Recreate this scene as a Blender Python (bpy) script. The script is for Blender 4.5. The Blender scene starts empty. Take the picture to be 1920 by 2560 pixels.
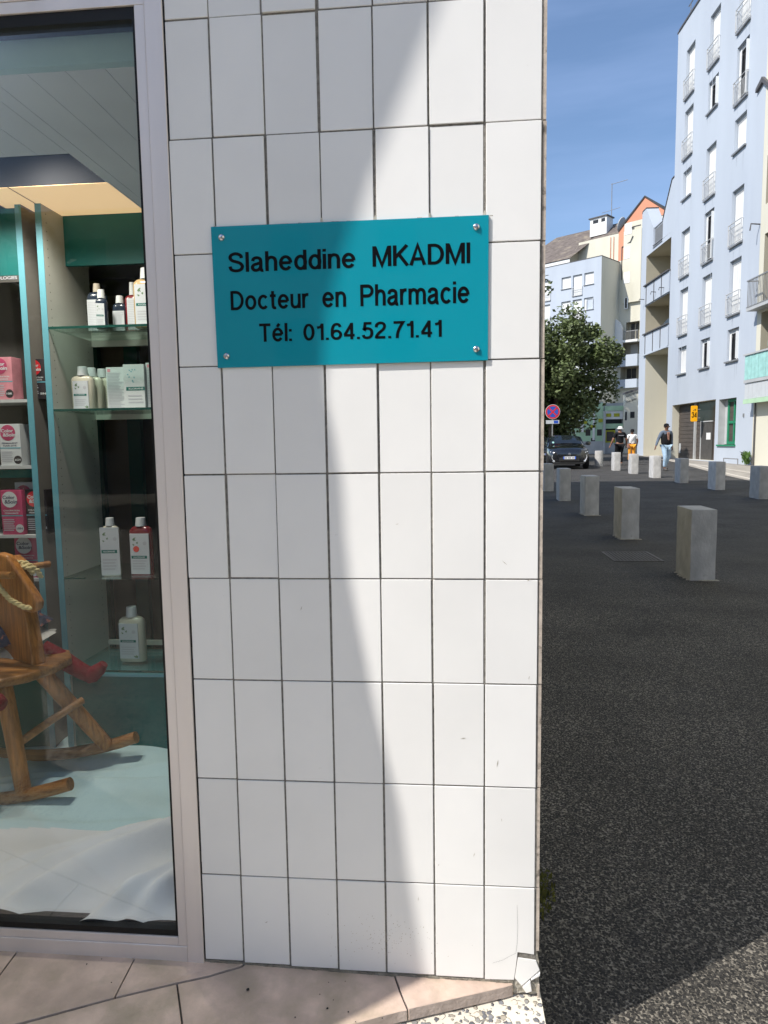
import bpy, bmesh, math, random
from mathutils import Vector, Matrix, noise
R = math.radians
C = bpy.context.scene.collection
SC = bpy.context.scene
rnd = random.Random(7)

# ------------------------------------------------------------------ camera
def look_matrix(loc, yaw, pitch, roll):
    cy, sy, cp, sp = math.cos(yaw), math.sin(yaw), math.cos(pitch), math.sin(pitch)
    d = Vector((sy*cp, cy*cp, sp)); r = Vector((cy, -sy, 0)); u = r.cross(d)
    r2 = r*math.cos(roll)+u*math.sin(roll); u2 = -r*math.sin(roll)+u*math.cos(roll)
    m = Matrix(((r2.x, u2.x, -d.x, loc[0]), (r2.y, u2.y, -d.y, loc[1]), (r2.z, u2.z, -d.z, loc[2]), (0, 0, 0, 1)))
    return m
cd = bpy.data.cameras.new('camera'); cam = bpy.data.objects.new('camera', cd); C.objects.link(cam)
cam.matrix_world = look_matrix((-.2102, -1.5612, 1.3167), -.0895, -.1008, -.0145)
cd.sensor_fit = 'VERTICAL'; cd.sensor_height = 36; cd.lens = 24.005; cd.clip_start = .05; cd.clip_end = 3000
SC.camera = cam

# ------------------------------------------------------------------ sky and sun
SUNDIR = Vector((1, .634, -1.25)).normalized()            # the way the light travels
w = bpy.data.worlds.new('World'); SC.world = w; w.use_nodes = True
nt = w.node_tree; nt.nodes.clear()
sky = nt.nodes.new('ShaderNodeTexSky'); sky.sky_type = 'NISHITA'; sky.sun_disc = False
sky.sun_elevation = math.asin(-SUNDIR.z); sky.sun_rotation = math.atan2(-SUNDIR.x, -SUNDIR.y)
sky.air_density = 1.0; sky.dust_density = .8; sky.ozone_density = 3.4
bg = nt.nodes.new('ShaderNodeBackground'); bg.inputs['Strength'].default_value = .12
wo = nt.nodes.new('ShaderNodeOutputWorld')
tcw = nt.nodes.new('ShaderNodeTexCoord'); mpw = nt.nodes.new('ShaderNodeMapping'); mpw.inputs['Scale'].default_value = (1.2, 1.6, 9); mpw.inputs['Rotation'].default_value = (0, R(-10), 0)
nzw = nt.nodes.new('ShaderNodeTexNoise'); nzw.inputs['Scale'].default_value = 2.2; nzw.inputs['Detail'].default_value = 7; nzw.inputs['Roughness'].default_value = .55
mrw = nt.nodes.new('ShaderNodeMapRange'); mrw.inputs['From Min'].default_value = .42; mrw.inputs['From Max'].default_value = .8; mrw.inputs['To Max'].default_value = .17
mxw = nt.nodes.new('ShaderNodeMix'); mxw.data_type = 'RGBA'; mxw.inputs['B'].default_value = (3.6, 4.6, 7.2, 1)      # thin high cirrus over the whole sky
nt.links.new(tcw.outputs['Generated'], mpw.inputs[0]); nt.links.new(mpw.outputs[0], nzw.inputs['Vector']); nt.links.new(nzw.outputs['Fac'], mrw.inputs['Value']); nt.links.new(mrw.outputs[0], mxw.inputs['Factor'])
nt.links.new(sky.outputs[0], mxw.inputs['A']); nt.links.new(mxw.outputs['Result'], bg.inputs[0]); nt.links.new(bg.outputs[0], wo.inputs[0])
sd = bpy.data.lights.new('sun', 'SUN'); sd.energy = 3.55; sd.angle = R(.53); sd.color = (1, .96, .90)
sun = bpy.data.objects.new('sun', sd); C.objects.link(sun)
sun.rotation_euler = SUNDIR.to_track_quat('-Z', 'Y').to_euler(); sun.location = (-5, -5, 20)
SC.view_settings.view_transform = 'Standard'; SC.view_settings.look = 'None'
SC.view_settings.exposure = .60; SC.view_settings.gamma = 1; SC.view_settings.use_curve_mapping = False

# ------------------------------------------------------------------ helpers
def tag(o, label=None, cat=None, group=None, kind=None):
    if label: o['label'] = label
    if cat: o['category'] = cat
    if group: o['group'] = group
    if kind: o['kind'] = kind
    return o
def thing(name, label, cat, loc=(0, 0, 0), rz=0, group=None):
    o = bpy.data.objects.new(name, None); C.objects.link(o); o.location = loc; o.rotation_euler = (0, 0, rz)
    return tag(o, label, cat, group)
def copy_tree(o, parent=None):
    c = o.copy(); C.objects.link(c)
    if parent is not None: c.parent = parent
    for ch in list(o.children): copy_tree(ch, c)
    return c
def V(*a): return Vector(a)

class MB:
    def __init__(s): s.v = []; s.f = []; s.m = []; s.cur = 0
    def add(s, vs, fs):
        n = len(s.v); s.v += [tuple(v) for v in vs]; s.f += [tuple(n+i for i in f) for f in fs]; s.m += [s.cur]*len(fs); return s
    def box(s, x0, x1, y0, y1, z0, z1):
        x0, x1 = sorted((x0, x1)); y0, y1 = sorted((y0, y1)); z0, z1 = sorted((z0, z1))
        return s.add([(x0, y0, z0), (x1, y0, z0), (x1, y1, z0), (x0, y1, z0), (x0, y0, z1), (x1, y0, z1), (x1, y1, z1), (x0, y1, z1)],
                     [(0, 3, 2, 1), (4, 5, 6, 7), (0, 1, 5, 4), (1, 2, 6, 5), (2, 3, 7, 6), (3, 0, 4, 7)])
    def obox(s, c, rz, sx, sy, z0, z1):
        ca, sa = math.cos(rz), math.sin(rz); q = []
        for z in (z0, z1):
            for a, b in ((-1, -1), (1, -1), (1, 1), (-1, 1)):
                x, y = a*sx/2, b*sy/2; q.append((c[0]+x*ca-y*sa, c[1]+x*sa+y*ca, z))
        return s.add(q, [(0, 3, 2, 1), (4, 5, 6, 7), (0, 1, 5, 4), (1, 2, 6, 5), (2, 3, 7, 6), (3, 0, 4, 7)])
    def prism(s, poly, ax, a, b):
        def P(u, v, w): return {'y': (u, w, v), 'z': (u, v, w), 'x': (w, u, v)}[ax]
        n = len(poly)
        return s.add([P(u, v, a) for u, v in poly]+[P(u, v, b) for u, v in poly],
                     [tuple(range(n-1, -1, -1)), tuple(range(n, 2*n))]+[(i, (i+1) % n, n+(i+1) % n, n+i) for i in range(n)])
    def quad(s, *p): return s.add(p, [tuple(range(len(p)))])
    def tube(s, pts, r, seg=8, cap=True):
        pts = [Vector(p) for p in pts]; n = len(pts); rs = r if isinstance(r, (list, tuple)) else [r]*n
        vs = []; up = None
        for i, p in enumerate(pts):
            t = (pts[min(i+1, n-1)]-pts[max(i-1, 0)]).normalized()
            if up is None: up = V(0, 0, 1) if abs(t.z) < .9 else V(1, 0, 0)
            a = t.cross(up).normalized(); b = a.cross(t).normalized(); up = b
            for k in range(seg):
                th = 2*math.pi*k/seg; vs.append(p+(a*math.cos(th)+b*math.sin(th))*rs[i])
        fs = [(i*seg+k, i*seg+(k+1) % seg, (i+1)*seg+(k+1) % seg, (i+1)*seg+k) for i in range(n-1) for k in range(seg)]
        if cap: fs += [tuple(range(seg-1, -1, -1)), tuple((n-1)*seg+k for k in range(seg))]
        return s.add(vs, fs)
    def loft(s, rings, cap=True):
        m = len(rings[0]); vs = [p for r_ in rings for p in r_]
        fs = [(i*m+k, i*m+(k+1) % m, (i+1)*m+(k+1) % m, (i+1)*m+k) for i in range(len(rings)-1) for k in range(m)]
        if cap: fs += [tuple(range(m-1, -1, -1)), tuple((len(rings)-1)*m+k for k in range(m))]
        return s.add(vs, fs)
    def lathe(s, prof, c=(0, 0, 0), seg=16, sx=1, sy=1, pw=2.0):
        rings = []
        for r_, z in prof:
            ring = []
            for k in range(seg):
                th = 2*math.pi*k/seg; cc, ss = math.cos(th), math.sin(th)
                q = (abs(cc)**pw+abs(ss)**pw)**(-1/pw)
                ring.append((c[0]+r_*sx*cc*q, c[1]+r_*sy*ss*q, c[2]+z))
            rings.append(ring)
        return s.loft(rings)
    def mesh(s, name, mats, smooth=False, bevel=0, segs=1, fixn=True, sharp=None):
        me = bpy.data.meshes.new(name); me.from_pydata(s.v, [], s.f)
        mats = mats if isinstance(mats, (list, tuple)) else [mats]
        for m in mats: me.materials.append(m)
        if len(mats) > 1: me.polygons.foreach_set('material_index', s.m)
        if bevel or fixn:
            bm = bmesh.new(); bm.from_mesh(me)
            if fixn: bmesh.ops.recalc_face_normals(bm, faces=bm.faces)
            if bevel: bmesh.ops.bevel(bm, geom=[e for e in bm.edges if len(e.link_faces) == 2 and e.calc_face_angle(0) > .5], offset=bevel, segments=segs, affect='EDGES', profile=.6)
            bm.to_mesh(me); bm.free()
        if smooth:
            me.polygons.foreach_set('use_smooth', [True]*len(me.polygons))
            me.set_sharp_from_angle(angle=R(sharp or 40))
        me.update(); return me
    def build(s, name, mats, parent=None, loc=None, **k):
        me = s.mesh(name, mats, **k); o = bpy.data.objects.new(name, me); C.objects.link(o)
        if parent is not None: o.parent = parent
        if loc is not None: o.location = loc
        return o
def inst(name, me, parent=None, loc=(0, 0, 0), rz=0):
    o = bpy.data.objects.new(name, me); C.objects.link(o); o.location = loc; o.rotation_euler = (0, 0, rz)
    if parent is not None: o.parent = parent
    return o

# text fitted to a box in the XZ plane, facing -y
_tc = {}
def text_geo(st, bold):
    if (st, bold) not in _tc:
        c = bpy.data.curves.new('lettering', 'FONT'); c.body = st; c.resolution_u = 4; c.offset = bold; c.extrude = .02
        o = bpy.data.objects.new('lettering', c); C.objects.link(o)
        dg = bpy.context.evaluated_depsgraph_get(); me = bpy.data.meshes.new_from_object(o.evaluated_get(dg))
        vs = [tuple(v.co) for v in me.vertices]; fs = [tuple(p.vertices) for p in me.polygons]
        bpy.data.objects.remove(o); bpy.data.curves.remove(c); bpy.data.meshes.remove(me)
        _tc[(st, bold)] = (vs, fs)
    return _tc[(st, bold)]
def text_in(mb, st, x0, x1, z0, z1, y, d=.0004, bold=.0):
    vs, fs = text_geo(st, bold)
    ax, bx = min(v[0] for v in vs), max(v[0] for v in vs); ay, by = min(v[1] for v in vs), max(v[1] for v in vs)
    return mb.add([(x0+(v[0]-ax)/(bx-ax)*(x1-x0), y-(d if v[2] > 0 else -d*.2), z0+(v[1]-ay)/(by-ay)*(z1-z0)) for v in vs], fs)

# grotesque capitals and lower case drawn as strokes (cap height 1, stroke .14)
def _el(cx, cy, rx, ry, a0, a1, n=22): return [(cx+rx*math.cos(R(a0+(a1-a0)*k/n)), cy+ry*math.sin(R(a0+(a1-a0)*k/n))) for k in range(n+1)]
def _cr(p, n=6):
    q = [p[0]]+list(p)+[p[-1]]; o = []
    for i in range(1, len(q)-2):
        for k in range(n):
            t = k/n; o.append(tuple(.5*((2*q[i][j])+(-q[i-1][j]+q[i+1][j])*t+(2*q[i-1][j]-5*q[i][j]+4*q[i+1][j]-q[i+2][j])*t*t+(-q[i-1][j]+3*q[i][j]-3*q[i+1][j]+q[i+2][j])*t**3) for j in (0, 1)))
    return o+[p[-1]]
_arch = _cr([(.07, .40), (.10, .58), (.20, .67), (.29, .685), (.40, .63), (.45, .48), (.45, .3)])+[(.45, 0)]
_e = [[(.09, .385), (.51, .385)], _el(.29, .375, .22, .31, 0, 325)]
GL = {'S': (.70, [_cr([(.60, .70), (.56, .84), (.35, .93), (.15, .86), (.10, .72), (.19, .59), (.37, .52), (.54, .44), (.63, .29), (.56, .13), (.36, .07), (.15, .13), (.08, .30)])]),
 'l': (.14, [[(.07, 0), (.07, 1.0)]]), 'i': (.14, [[(.07, 0), (.07, .75)], [(.07, .86), (.07, 1.0)]]), 'I': (.14, [[(.07, 0), (.07, 1)]]),
 'a': (.56, [_cr([(.09, .52), (.13, .64), (.27, .69), (.41, .63), (.44, .49), (.44, .30), (.44, .14), (.48, .05), (.55, .05)]), _cr([(.44, .43), (.30, .39), (.13, .33), (.07, .20), (.13, .09), (.24, .06), (.37, .12), (.44, .25)])]),
 'h': (.52, [[(.07, 0), (.07, 1.0)], _arch]), 'n': (.52, [[(.07, 0), (.07, .745)], _arch]), 'e': (.58, _e), '\u00e9': (.58, _e+[[(.26, .80), (.39, .97)]]),
 'd': (.54, [[(.47, 0), (.47, 1.0)], _el(.28, .375, .21, .31, 0, 360)]), 'o': (.58, [_el(.29, .375, .22, .31, 0, 360)]), 'c': (.54, [_el(.29, .375, .22, .31, 42, 318)]),
 'M': (.80, [[(.07, 0), (.07, 1)], [(.73, 0), (.73, 1)], [(.095, .96), (.40, .06), (.705, .96)]]), 'K': (.68, [[(.07, 0), (.07, 1)], [(.60, 1), (.09, .40)], [(.24, .57), (.62, 0)]]),
 'A': (.70, [[(.06, 0), (.35, .97), (.64, 0)], [(.16, .30), (.54, .30)]]), 'D': (.68, [[(.07, 0), (.07, 1)], [(.07, .93)]+_el(.27, .5, .34, .43, 90, -90)+[(.07, .07)]]),
 't': (.34, [[(.16, .93), (.16, .25)]+_cr([(.16, .22), (.18, .10), (.25, .055), (.33, .06)]), [(.01, .685), (.32, .685)]]), 'u': (.52, [_cr([(.07, .75), (.07, .45), (.07, .24), (.13, .10), (.24, .06), (.38, .12), (.45, .28)]), [(.45, .75), (.45, 0)]]),
 'r': (.34, [[(.07, 0), (.07, .745)], _cr([(.07, .40), (.11, .58), (.21, .68), (.33, .685)])]), 'P': (.66, [[(.07, 0), (.07, 1)], [(.07, .93), (.34, .93)]+_el(.36, .70, .23, .23, 90, -90)+[(.07, .47)]]),
 'm': (.86, [[(.07, 0), (.07, .745)], [(x*.95, y) for x, y in _arch], [(.36+x*.95, y) for x, y in _arch]]), 'T': (.60, [[(0, .93), (.60, .93)], [(.30, .93), (.30, 0)]]),
 ':': (.14, [[(.07, 0), (.07, .14)], [(.07, .52), (.07, .66)]]), '.': (.14, [[(.07, 0), (.07, .14)]]),
 '0': (.58, [_el(.29, .5, .22, .435, 0, 360, 30)]), '1': (.40, [[(.32, 0), (.32, 1)], _cr([(.31, .93), (.24, .80), (.06, .755)])]),
 '6': (.58, [_el(.29, .30, .22, .235, 0, 360), _cr([(.49, .76), (.43, .89), (.30, .935), (.16, .86), (.08, .64), (.07, .32)])]), '4': (.58, [[(.42, 0), (.42, .99)], [(.43, .95), (.06, .27)], [(.02, .245), (.57, .245)]]),
 '5': (.58, [[(.50, .93), (.17, .93), (.12, .53)]+_cr([(.12, .53), (.21, .61), (.33, .62), (.47, .54), (.51, .34), (.45, .14), (.28, .065), (.12, .11), (.07, .24)])]), '2': (.58, [_cr([(.08, .68), (.11, .84), (.28, .935), (.46, .87), (.50, .70), (.42, .53), (.22, .34), (.10, .17), (.08, .08)])+[(.10, .07), (.54, .07)]]),
 '3': (.58, [_cr([(.07, .72), (.12, .87), (.28, .935), (.45, .87), (.48, .72), (.42, .57), (.24, .525)]), _cr([(.24, .52), (.44, .47), (.51, .30), (.45, .14), (.28, .065), (.12, .12), (.06, .27)])]),
 '7': (.56, [[(.02, .93), (.50, .93)]+_cr([(.46, .86), (.32, .58), (.23, .30), (.20, 0)])])}
GAP = {('K', 'A'): -.06, ('A', 'D'): .0}
def stroke_text(mb, st, x0, x1, z0, z1, y, d=.0003, h=.072, cap=1.0):
    polys = []; cx = 0
    for i, ch in enumerate(st):
        if i: cx += .085+GAP.get((st[i-1], ch), 0)
        if ch == '.': cx += .03
        wd, strokes = GL[ch]
        for q in strokes: polys.append([(x+cx, z) for x, z in q])
        cx += wd+(.03 if ch == '.' else 0)
    sx = (x1-x0)/cx; sz = (z1-z0)/cap
    for n, q in enumerate(polys):
        L_, Rr = [], []
        m = len(q); closed = math.dist(q[0], q[-1]) < 1e-6
        for i, p in enumerate(q):
            a = q[i-1] if i else (q[-2] if closed else None); b = q[i+1] if i < m-1 else (q[1] if closed else None)
            ds = []
            for u, v in ((a, p), (p, b)):
                if u is None or v is None: continue
                l = math.dist(u, v) or 1; ds.append(((v[0]-u[0])/l, (v[1]-u[1])/l))
            tx, ty = sum(t[0] for t in ds)/len(ds), sum(t[1] for t in ds)/len(ds); l = math.hypot(tx, ty) or 1; tx, ty = tx/l, ty/l
            k = min(2.2, 1/max(.3, abs(tx*ds[0][0]+ty*ds[0][1])))
            L_.append((p[0]-ty*h*k, p[1]+tx*h*k)); Rr.append((p[0]+ty*h*k, p[1]-tx*h*k))
        yy = y-d-n*.000004
        vs = [(x0+px*sx, yy, z0+pz*sz) for px, pz in L_+Rr]
        mb.add(vs, [(i, i+1, m+i+1, m+i) for i in range(m-1)])
    return mb
# ------------------------------------------------------------------ materials
def mat(name, col, rough=.6, spec=.5, metal=0, var=.08, scale=6, bump=0, bscale=60, dirt=None, dscale=3, dth=.55, rnd_=0, emit=0, coat=0, stretch=None, dsoft=.12):
    m = bpy.data.materials.new(name); m.use_nodes = True; t = m.node_tree; N, L = t.nodes, t.links
    b = N['Principled BSDF']; b.inputs['Roughness'].default_value = rough; b.inputs['Metallic'].default_value = metal
    b.inputs['Specular IOR Level'].default_value = spec; b.inputs['Coat Weight'].default_value = coat; b.inputs['Coat Roughness'].default_value = .05
    tc = N.new('ShaderNodeTexCoord'); src = tc.outputs['Object']
    if stretch:
        mp = N.new('ShaderNodeMapping'); mp.inputs['Scale'].default_value = stretch; L.new(src, mp.inputs[0]); src = mp.outputs[0]
    col = tuple(col)+(1,)
    nz = N.new('ShaderNodeTexNoise'); nz.inputs['Scale'].default_value = scale; nz.inputs['Detail'].default_value = 6; L.new(src, nz.inputs['Vector'])
    mr = N.new('ShaderNodeMapRange'); mr.inputs['From Min'].default_value = .3; mr.inputs['From Max'].default_value = .7
    mr.inputs['To Min'].default_value = 1-var; mr.inputs['To Max'].default_value = 1+var; L.new(nz.outputs['Fac'], mr.inputs['Value'])
    mx = N.new('ShaderNodeMix'); mx.data_type = 'RGBA'; mx.blend_type = 'MULTIPLY'; mx.inputs['Factor'].default_value = 1
    mx.inputs['A'].default_value = col; L.new(mr.outputs[0], mx.inputs['B']); out = mx.outputs['Result']
    if rnd_:
        oi = N.new('ShaderNodeObjectInfo'); m2 = N.new('ShaderNodeMapRange'); m2.inputs['To Min'].default_value = 1-rnd_; m2.inputs['To Max'].default_value = 1+rnd_
        L.new(oi.outputs['Random'], m2.inputs['Value']); mx2 = N.new('ShaderNodeMix'); mx2.data_type = 'RGBA'; mx2.blend_type = 'MULTIPLY'; mx2.inputs['Factor'].default_value = 1
        L.new(out, mx2.inputs['A']); L.new(m2.outputs[0], mx2.inputs['B']); out = mx2.outputs['Result']
    if dirt:
        n2 = N.new('ShaderNodeTexNoise'); n2.inputs['Scale'].default_value = dscale; n2.inputs['Detail'].default_value = 9; n2.inputs['Roughness'].default_value = .65; L.new(src, n2.inputs['Vector'])
        m3 = N.new('ShaderNodeMapRange'); m3.inputs['From Min'].default_value = dth; m3.inputs['From Max'].default_value = dth+dsoft; L.new(n2.outputs['Fac'], m3.inputs['Value'])
        m4 = N.new('ShaderNodeMix'); m4.data_type = 'RGBA'; L.new(m3.outputs[0], m4.inputs['Factor']); L.new(out, m4.inputs['A']); m4.inputs['B'].default_value = tuple(dirt)+(1,); out = m4.outputs['Result']
    L.new(out, b.inputs['Base Color'])
    if bump:
        n3 = N.new('ShaderNodeTexNoise'); n3.inputs['Scale'].default_value = bscale; n3.inputs['Detail'].default_value = 4; L.new(src, n3.inputs['Vector'])
        bp = N.new('ShaderNodeBump'); bp.inputs['Strength'].default_value = bump; bp.inputs['Distance'].default_value = .01; L.new(n3.outputs['Fac'], bp.inputs['Height']); L.new(bp.outputs[0], b.inputs['Normal'])
    if emit:
        b.inputs['Emission Color'].default_value = col; b.inputs['Emission Strength'].default_value = emit
    return m
def aggregate(name, stone_cols, matrix, scale, bump, edge=(.03, .10), far_col=None, far=(3, 14), bare=.22):
    """stones set in a binder: voronoi cells with matrix between"""
    m = bpy.data.materials.new(name); m.use_nodes = True; t = m.node_tree; N, L = t.nodes, t.links
    b = N['Principled BSDF']; b.inputs['Roughness'].default_value = .8; b.inputs['Specular IOR Level'].default_value = .35
    g = N.new('ShaderNodeNewGeometry'); src = g.outputs['Position']
    nz = N.new('ShaderNodeTexNoise'); nz.inputs['Scale'].default_value = scale*.6; nz.inputs['Detail'].default_value = 2; L.new(src, nz.inputs['Vector'])
    ad = N.new('ShaderNodeVectorMath'); ad.operation = 'MULTIPLY_ADD'; L.new(nz.outputs['Color'], ad.inputs[0]); ad.inputs[1].default_value = (.9/scale,)*3; L.new(src, ad.inputs[2])
    v1 = N.new('ShaderNodeTexVoronoi'); v1.inputs['Scale'].default_value = scale; L.new(ad.outputs[0], v1.inputs['Vector'])
    v2 = N.new('ShaderNodeTexVoronoi'); v2.feature = 'DISTANCE_TO_EDGE'; v2.inputs['Scale'].default_value = scale; L.new(ad.outputs[0], v2.inputs['Vector'])
    cr = N.new('ShaderNodeValToRGB'); cr.color_ramp.interpolation = 'CONSTANT'
    el = cr.color_ramp.elements; n = len(stone_cols)
    for i, c in enumerate(stone_cols):
        e = el[i] if i < 2 else el.new(i/n); e.position = i/n; e.color = tuple(c)+(1,)
    sp = N.new('ShaderNodeSeparateColor'); L.new(v1.outputs['Color'], sp.inputs[0]); L.new(sp.outputs[0], cr.inputs[0])
    fn = N.new('ShaderNodeTexNoise'); fn.inputs['Scale'].default_value = scale*2.2; fn.inputs['Detail'].default_value = 3; L.new(src, fn.inputs['Vector'])
    fm = N.new('ShaderNodeMath'); fm.operation = 'MULTIPLY_ADD'; fm.inputs[1].default_value = .45; L.new(fn.outputs['Fac'], fm.inputs[0]); L.new(v1.outputs['Distance'], fm.inputs[2])
    fr_ = N.new('ShaderNodeMath'); fr_.operation = 'MULTIPLY_ADD'; fr_.inputs[1].default_value = -.22; L.new(sp.outputs[2], fr_.inputs[0]); L.new(fm.outputs[0], fr_.inputs[2])
    mr = N.new('ShaderNodeMapRange'); mr.inputs['From Min'].default_value = edge[1]; mr.inputs['From Max'].default_value = edge[0]; L.new(fr_.outputs[0], mr.inputs['Value'])
    # only part of the cells are exposed stones
    gt = N.new('ShaderNodeMath'); gt.operation = 'GREATER_THAN'; gt.inputs[1].default_value = bare; L.new(sp.outputs[1], gt.inputs[0])
    mu = N.new('ShaderNodeMath'); mu.operation = 'MULTIPLY'; L.new(mr.outputs[0], mu.inputs[0]); L.new(gt.outputs[0], mu.inputs[1])
    mx = N.new('ShaderNodeMix'); mx.data_type = 'RGBA'; L.new(mu.outputs[0], mx.inputs['Factor']); mx.inputs['A'].default_value = tuple(matrix)+(1,); L.new(cr.outputs[0], mx.inputs['B'])
    big = N.new('ShaderNodeTexNoise'); big.inputs['Scale'].default_value = 1.3; big.inputs['Detail'].default_value = 5; L.new(src, big.inputs['Vector'])
    m3 = N.new('ShaderNodeMapRange'); m3.inputs['From Min'].default_value = .3; m3.inputs['From Max'].default_value = .7; m3.inputs['To Min'].default_value = .75; m3.inputs['To Max'].default_value = 1.25; L.new(big.outputs['Fac'], m3.inputs['Value'])
    m4 = N.new('ShaderNodeMix'); m4.data_type = 'RGBA'; m4.blend_type = 'MULTIPLY'; m4.inputs['Factor'].default_value = 1; L.new(mx.outputs['Result'], m4.inputs['A']); L.new(m3.outputs[0], m4.inputs['B'])
    out = m4.outputs['Result']
    if far_col:      # the older, finer surface further up the street
        sx = N.new('ShaderNodeSeparateXYZ'); L.new(src, sx.inputs[0])
        f1 = N.new('ShaderNodeTexNoise'); f1.inputs['Scale'].default_value = .5; f1.inputs['Detail'].default_value = 5; L.new(src, f1.inputs['Vector'])
        f2 = N.new('ShaderNodeMath'); f2.operation = 'MULTIPLY_ADD'; f2.inputs[1].default_value = 6; L.new(f1.outputs['Fac'], f2.inputs[0]); L.new(sx.outputs[1], f2.inputs[2])
        f3 = N.new('ShaderNodeMapRange'); f3.inputs['From Min'].default_value = far[0]+3; f3.inputs['From Max'].default_value = far[1]+3; L.new(f2.outputs[0], f3.inputs['Value'])
        f5 = N.new('ShaderNodeTexNoise'); f5.inputs['Scale'].default_value = 25; f5.inputs['Detail'].default_value = 8; L.new(src, f5.inputs['Vector'])
        f6 = N.new('ShaderNodeMapRange'); f6.inputs['From Min'].default_value = .3; f6.inputs['From Max'].default_value = .7; f6.inputs['To Min'].default_value = .7; f6.inputs['To Max'].default_value = 1.3; L.new(f5.outputs['Fac'], f6.inputs['Value'])
        f7 = N.new('ShaderNodeMix'); f7.data_type = 'RGBA'; f7.blend_type = 'MULTIPLY'; f7.inputs['Factor'].default_value = 1; f7.inputs['A'].default_value = tuple(far_col)+(1,); L.new(f6.outputs[0], f7.inputs['B'])
        f8 = N.new('ShaderNodeMix'); f8.data_type = 'RGBA'; f8.blend_type = 'MULTIPLY'; f8.inputs['Factor'].default_value = 1; L.new(f7.outputs['Result'], f8.inputs['A']); L.new(m3.outputs[0], f8.inputs['B'])
        f4 = N.new('ShaderNodeMix'); f4.data_type = 'RGBA'; L.new(f3.outputs[0], f4.inputs['Factor']); L.new(out, f4.inputs['A']); L.new(f8.outputs['Result'], f4.inputs['B']); out = f4.outputs['Result']
    L.new(out, b.inputs['Base Color'])
    mh = N.new('ShaderNodeMath'); mh.operation = 'MULTIPLY_ADD'; L.new(mu.outputs[0], mh.inputs[0]); mh.inputs[1].default_value = .5
    L.new(sp.outputs[2], mh.inputs[2])
    mh2 = N.new('ShaderNodeMath'); mh2.operation = 'MULTIPLY'; L.new(mh.outputs[0], mh2.inputs[0]); L.new(mr.outputs[0], mh2.inputs[1])
    bp = N.new('ShaderNodeBump'); bp.inputs['Strength'].default_value = bump; bp.inputs['Distance'].default_value = .6/scale; L.new(mh2.outputs[0], bp.inputs['Height']); L.new(bp.outputs[0], b.inputs['Normal'])
    return m
def glassy(name, tint=(1, 1, 1), rough=.0, ior=1.45, gain=1.0):
    m = bpy.data.materials.new(name); m.use_nodes = True; t = m.node_tree; N, L = t.nodes, t.links; N.remove(N['Principled BSDF'])
    o = N['Material Output']; tr = N.new('ShaderNodeBsdfTransparent'); tr.inputs[0].default_value = tuple(tint)+(1,)
    gl = N.new('ShaderNodeBsdfGlossy'); gl.inputs['Roughness'].default_value = rough; gl.inputs[0].default_value = (1, 1, 1, 1)
    fr = N.new('ShaderNodeFresnel'); fr.inputs[0].default_value = ior
    mu = N.new('ShaderNodeMath'); mu.operation = 'MULTIPLY'; mu.use_clamp = True; mu.inputs[1].default_value = gain; L.new(fr.outputs[0], mu.inputs[0])
    mx = N.new('ShaderNodeMixShader'); L.new(mu.outputs[0], mx.inputs[0]); L.new(tr.outputs[0], mx.inputs[1]); L.new(gl.outputs[0], mx.inputs[2]); L.new(mx.outputs[0], o.inputs[0])
    return m
def wood(name, c1, c2, st=(60, 60, 4), rough=.4):
    m = bpy.data.materials.new(name); m.use_nodes = True; t = m.node_tree; N, L = t.nodes, t.links; b = N['Principled BSDF']
    b.inputs['Roughness'].default_value = rough; b.inputs['Coat Weight'].default_value = .2; b.inputs['Coat Roughness'].default_value = .25
    tc = N.new('ShaderNodeTexCoord'); mp = N.new('ShaderNodeMapping'); mp.inputs['Scale'].default_value = st; L.new(tc.outputs['Object'], mp.inputs[0])
    wv = N.new('ShaderNodeTexNoise'); wv.inputs['Scale'].default_value = 1.6; wv.inputs['Detail'].default_value = 4; wv.inputs['Distortion'].default_value = .4; L.new(mp.outputs[0], wv.inputs[0])
    cr = N.new('ShaderNodeValToRGB'); cr.color_ramp.elements[0].color = tuple(c2)+(1,); cr.color_ramp.elements[0].position = .36; cr.color_ramp.elements[1].color = tuple(c1)+(1,); cr.color_ramp.elements[1].position = .58
    L.new(wv.outputs[0], cr.inputs[0])
    nz = N.new('ShaderNodeTexNoise'); nz.inputs['Scale'].default_value = 9; nz.inputs['Detail'].default_value = 5; L.new(tc.outputs['Object'], nz.inputs[0])
    mr = N.new('ShaderNodeMapRange'); mr.inputs['From Min'].default_value = .3; mr.inputs['From Max'].default_value = .7; mr.inputs['To Min'].default_value = .75; mr.inputs['To Max'].default_value = 1.2; L.new(nz.outputs[0], mr.inputs[0])
    mx = N.new('ShaderNodeMix'); mx.data_type = 'RGBA'; mx.blend_type = 'MULTIPLY'; mx.inputs['Factor'].default_value = 1; L.new(cr.outputs[0], mx.inputs['A']); L.new(mr.outputs[0], mx.inputs['B'])
    L.new(mx.outputs['Result'], b.inputs['Base Color']); return m

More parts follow.
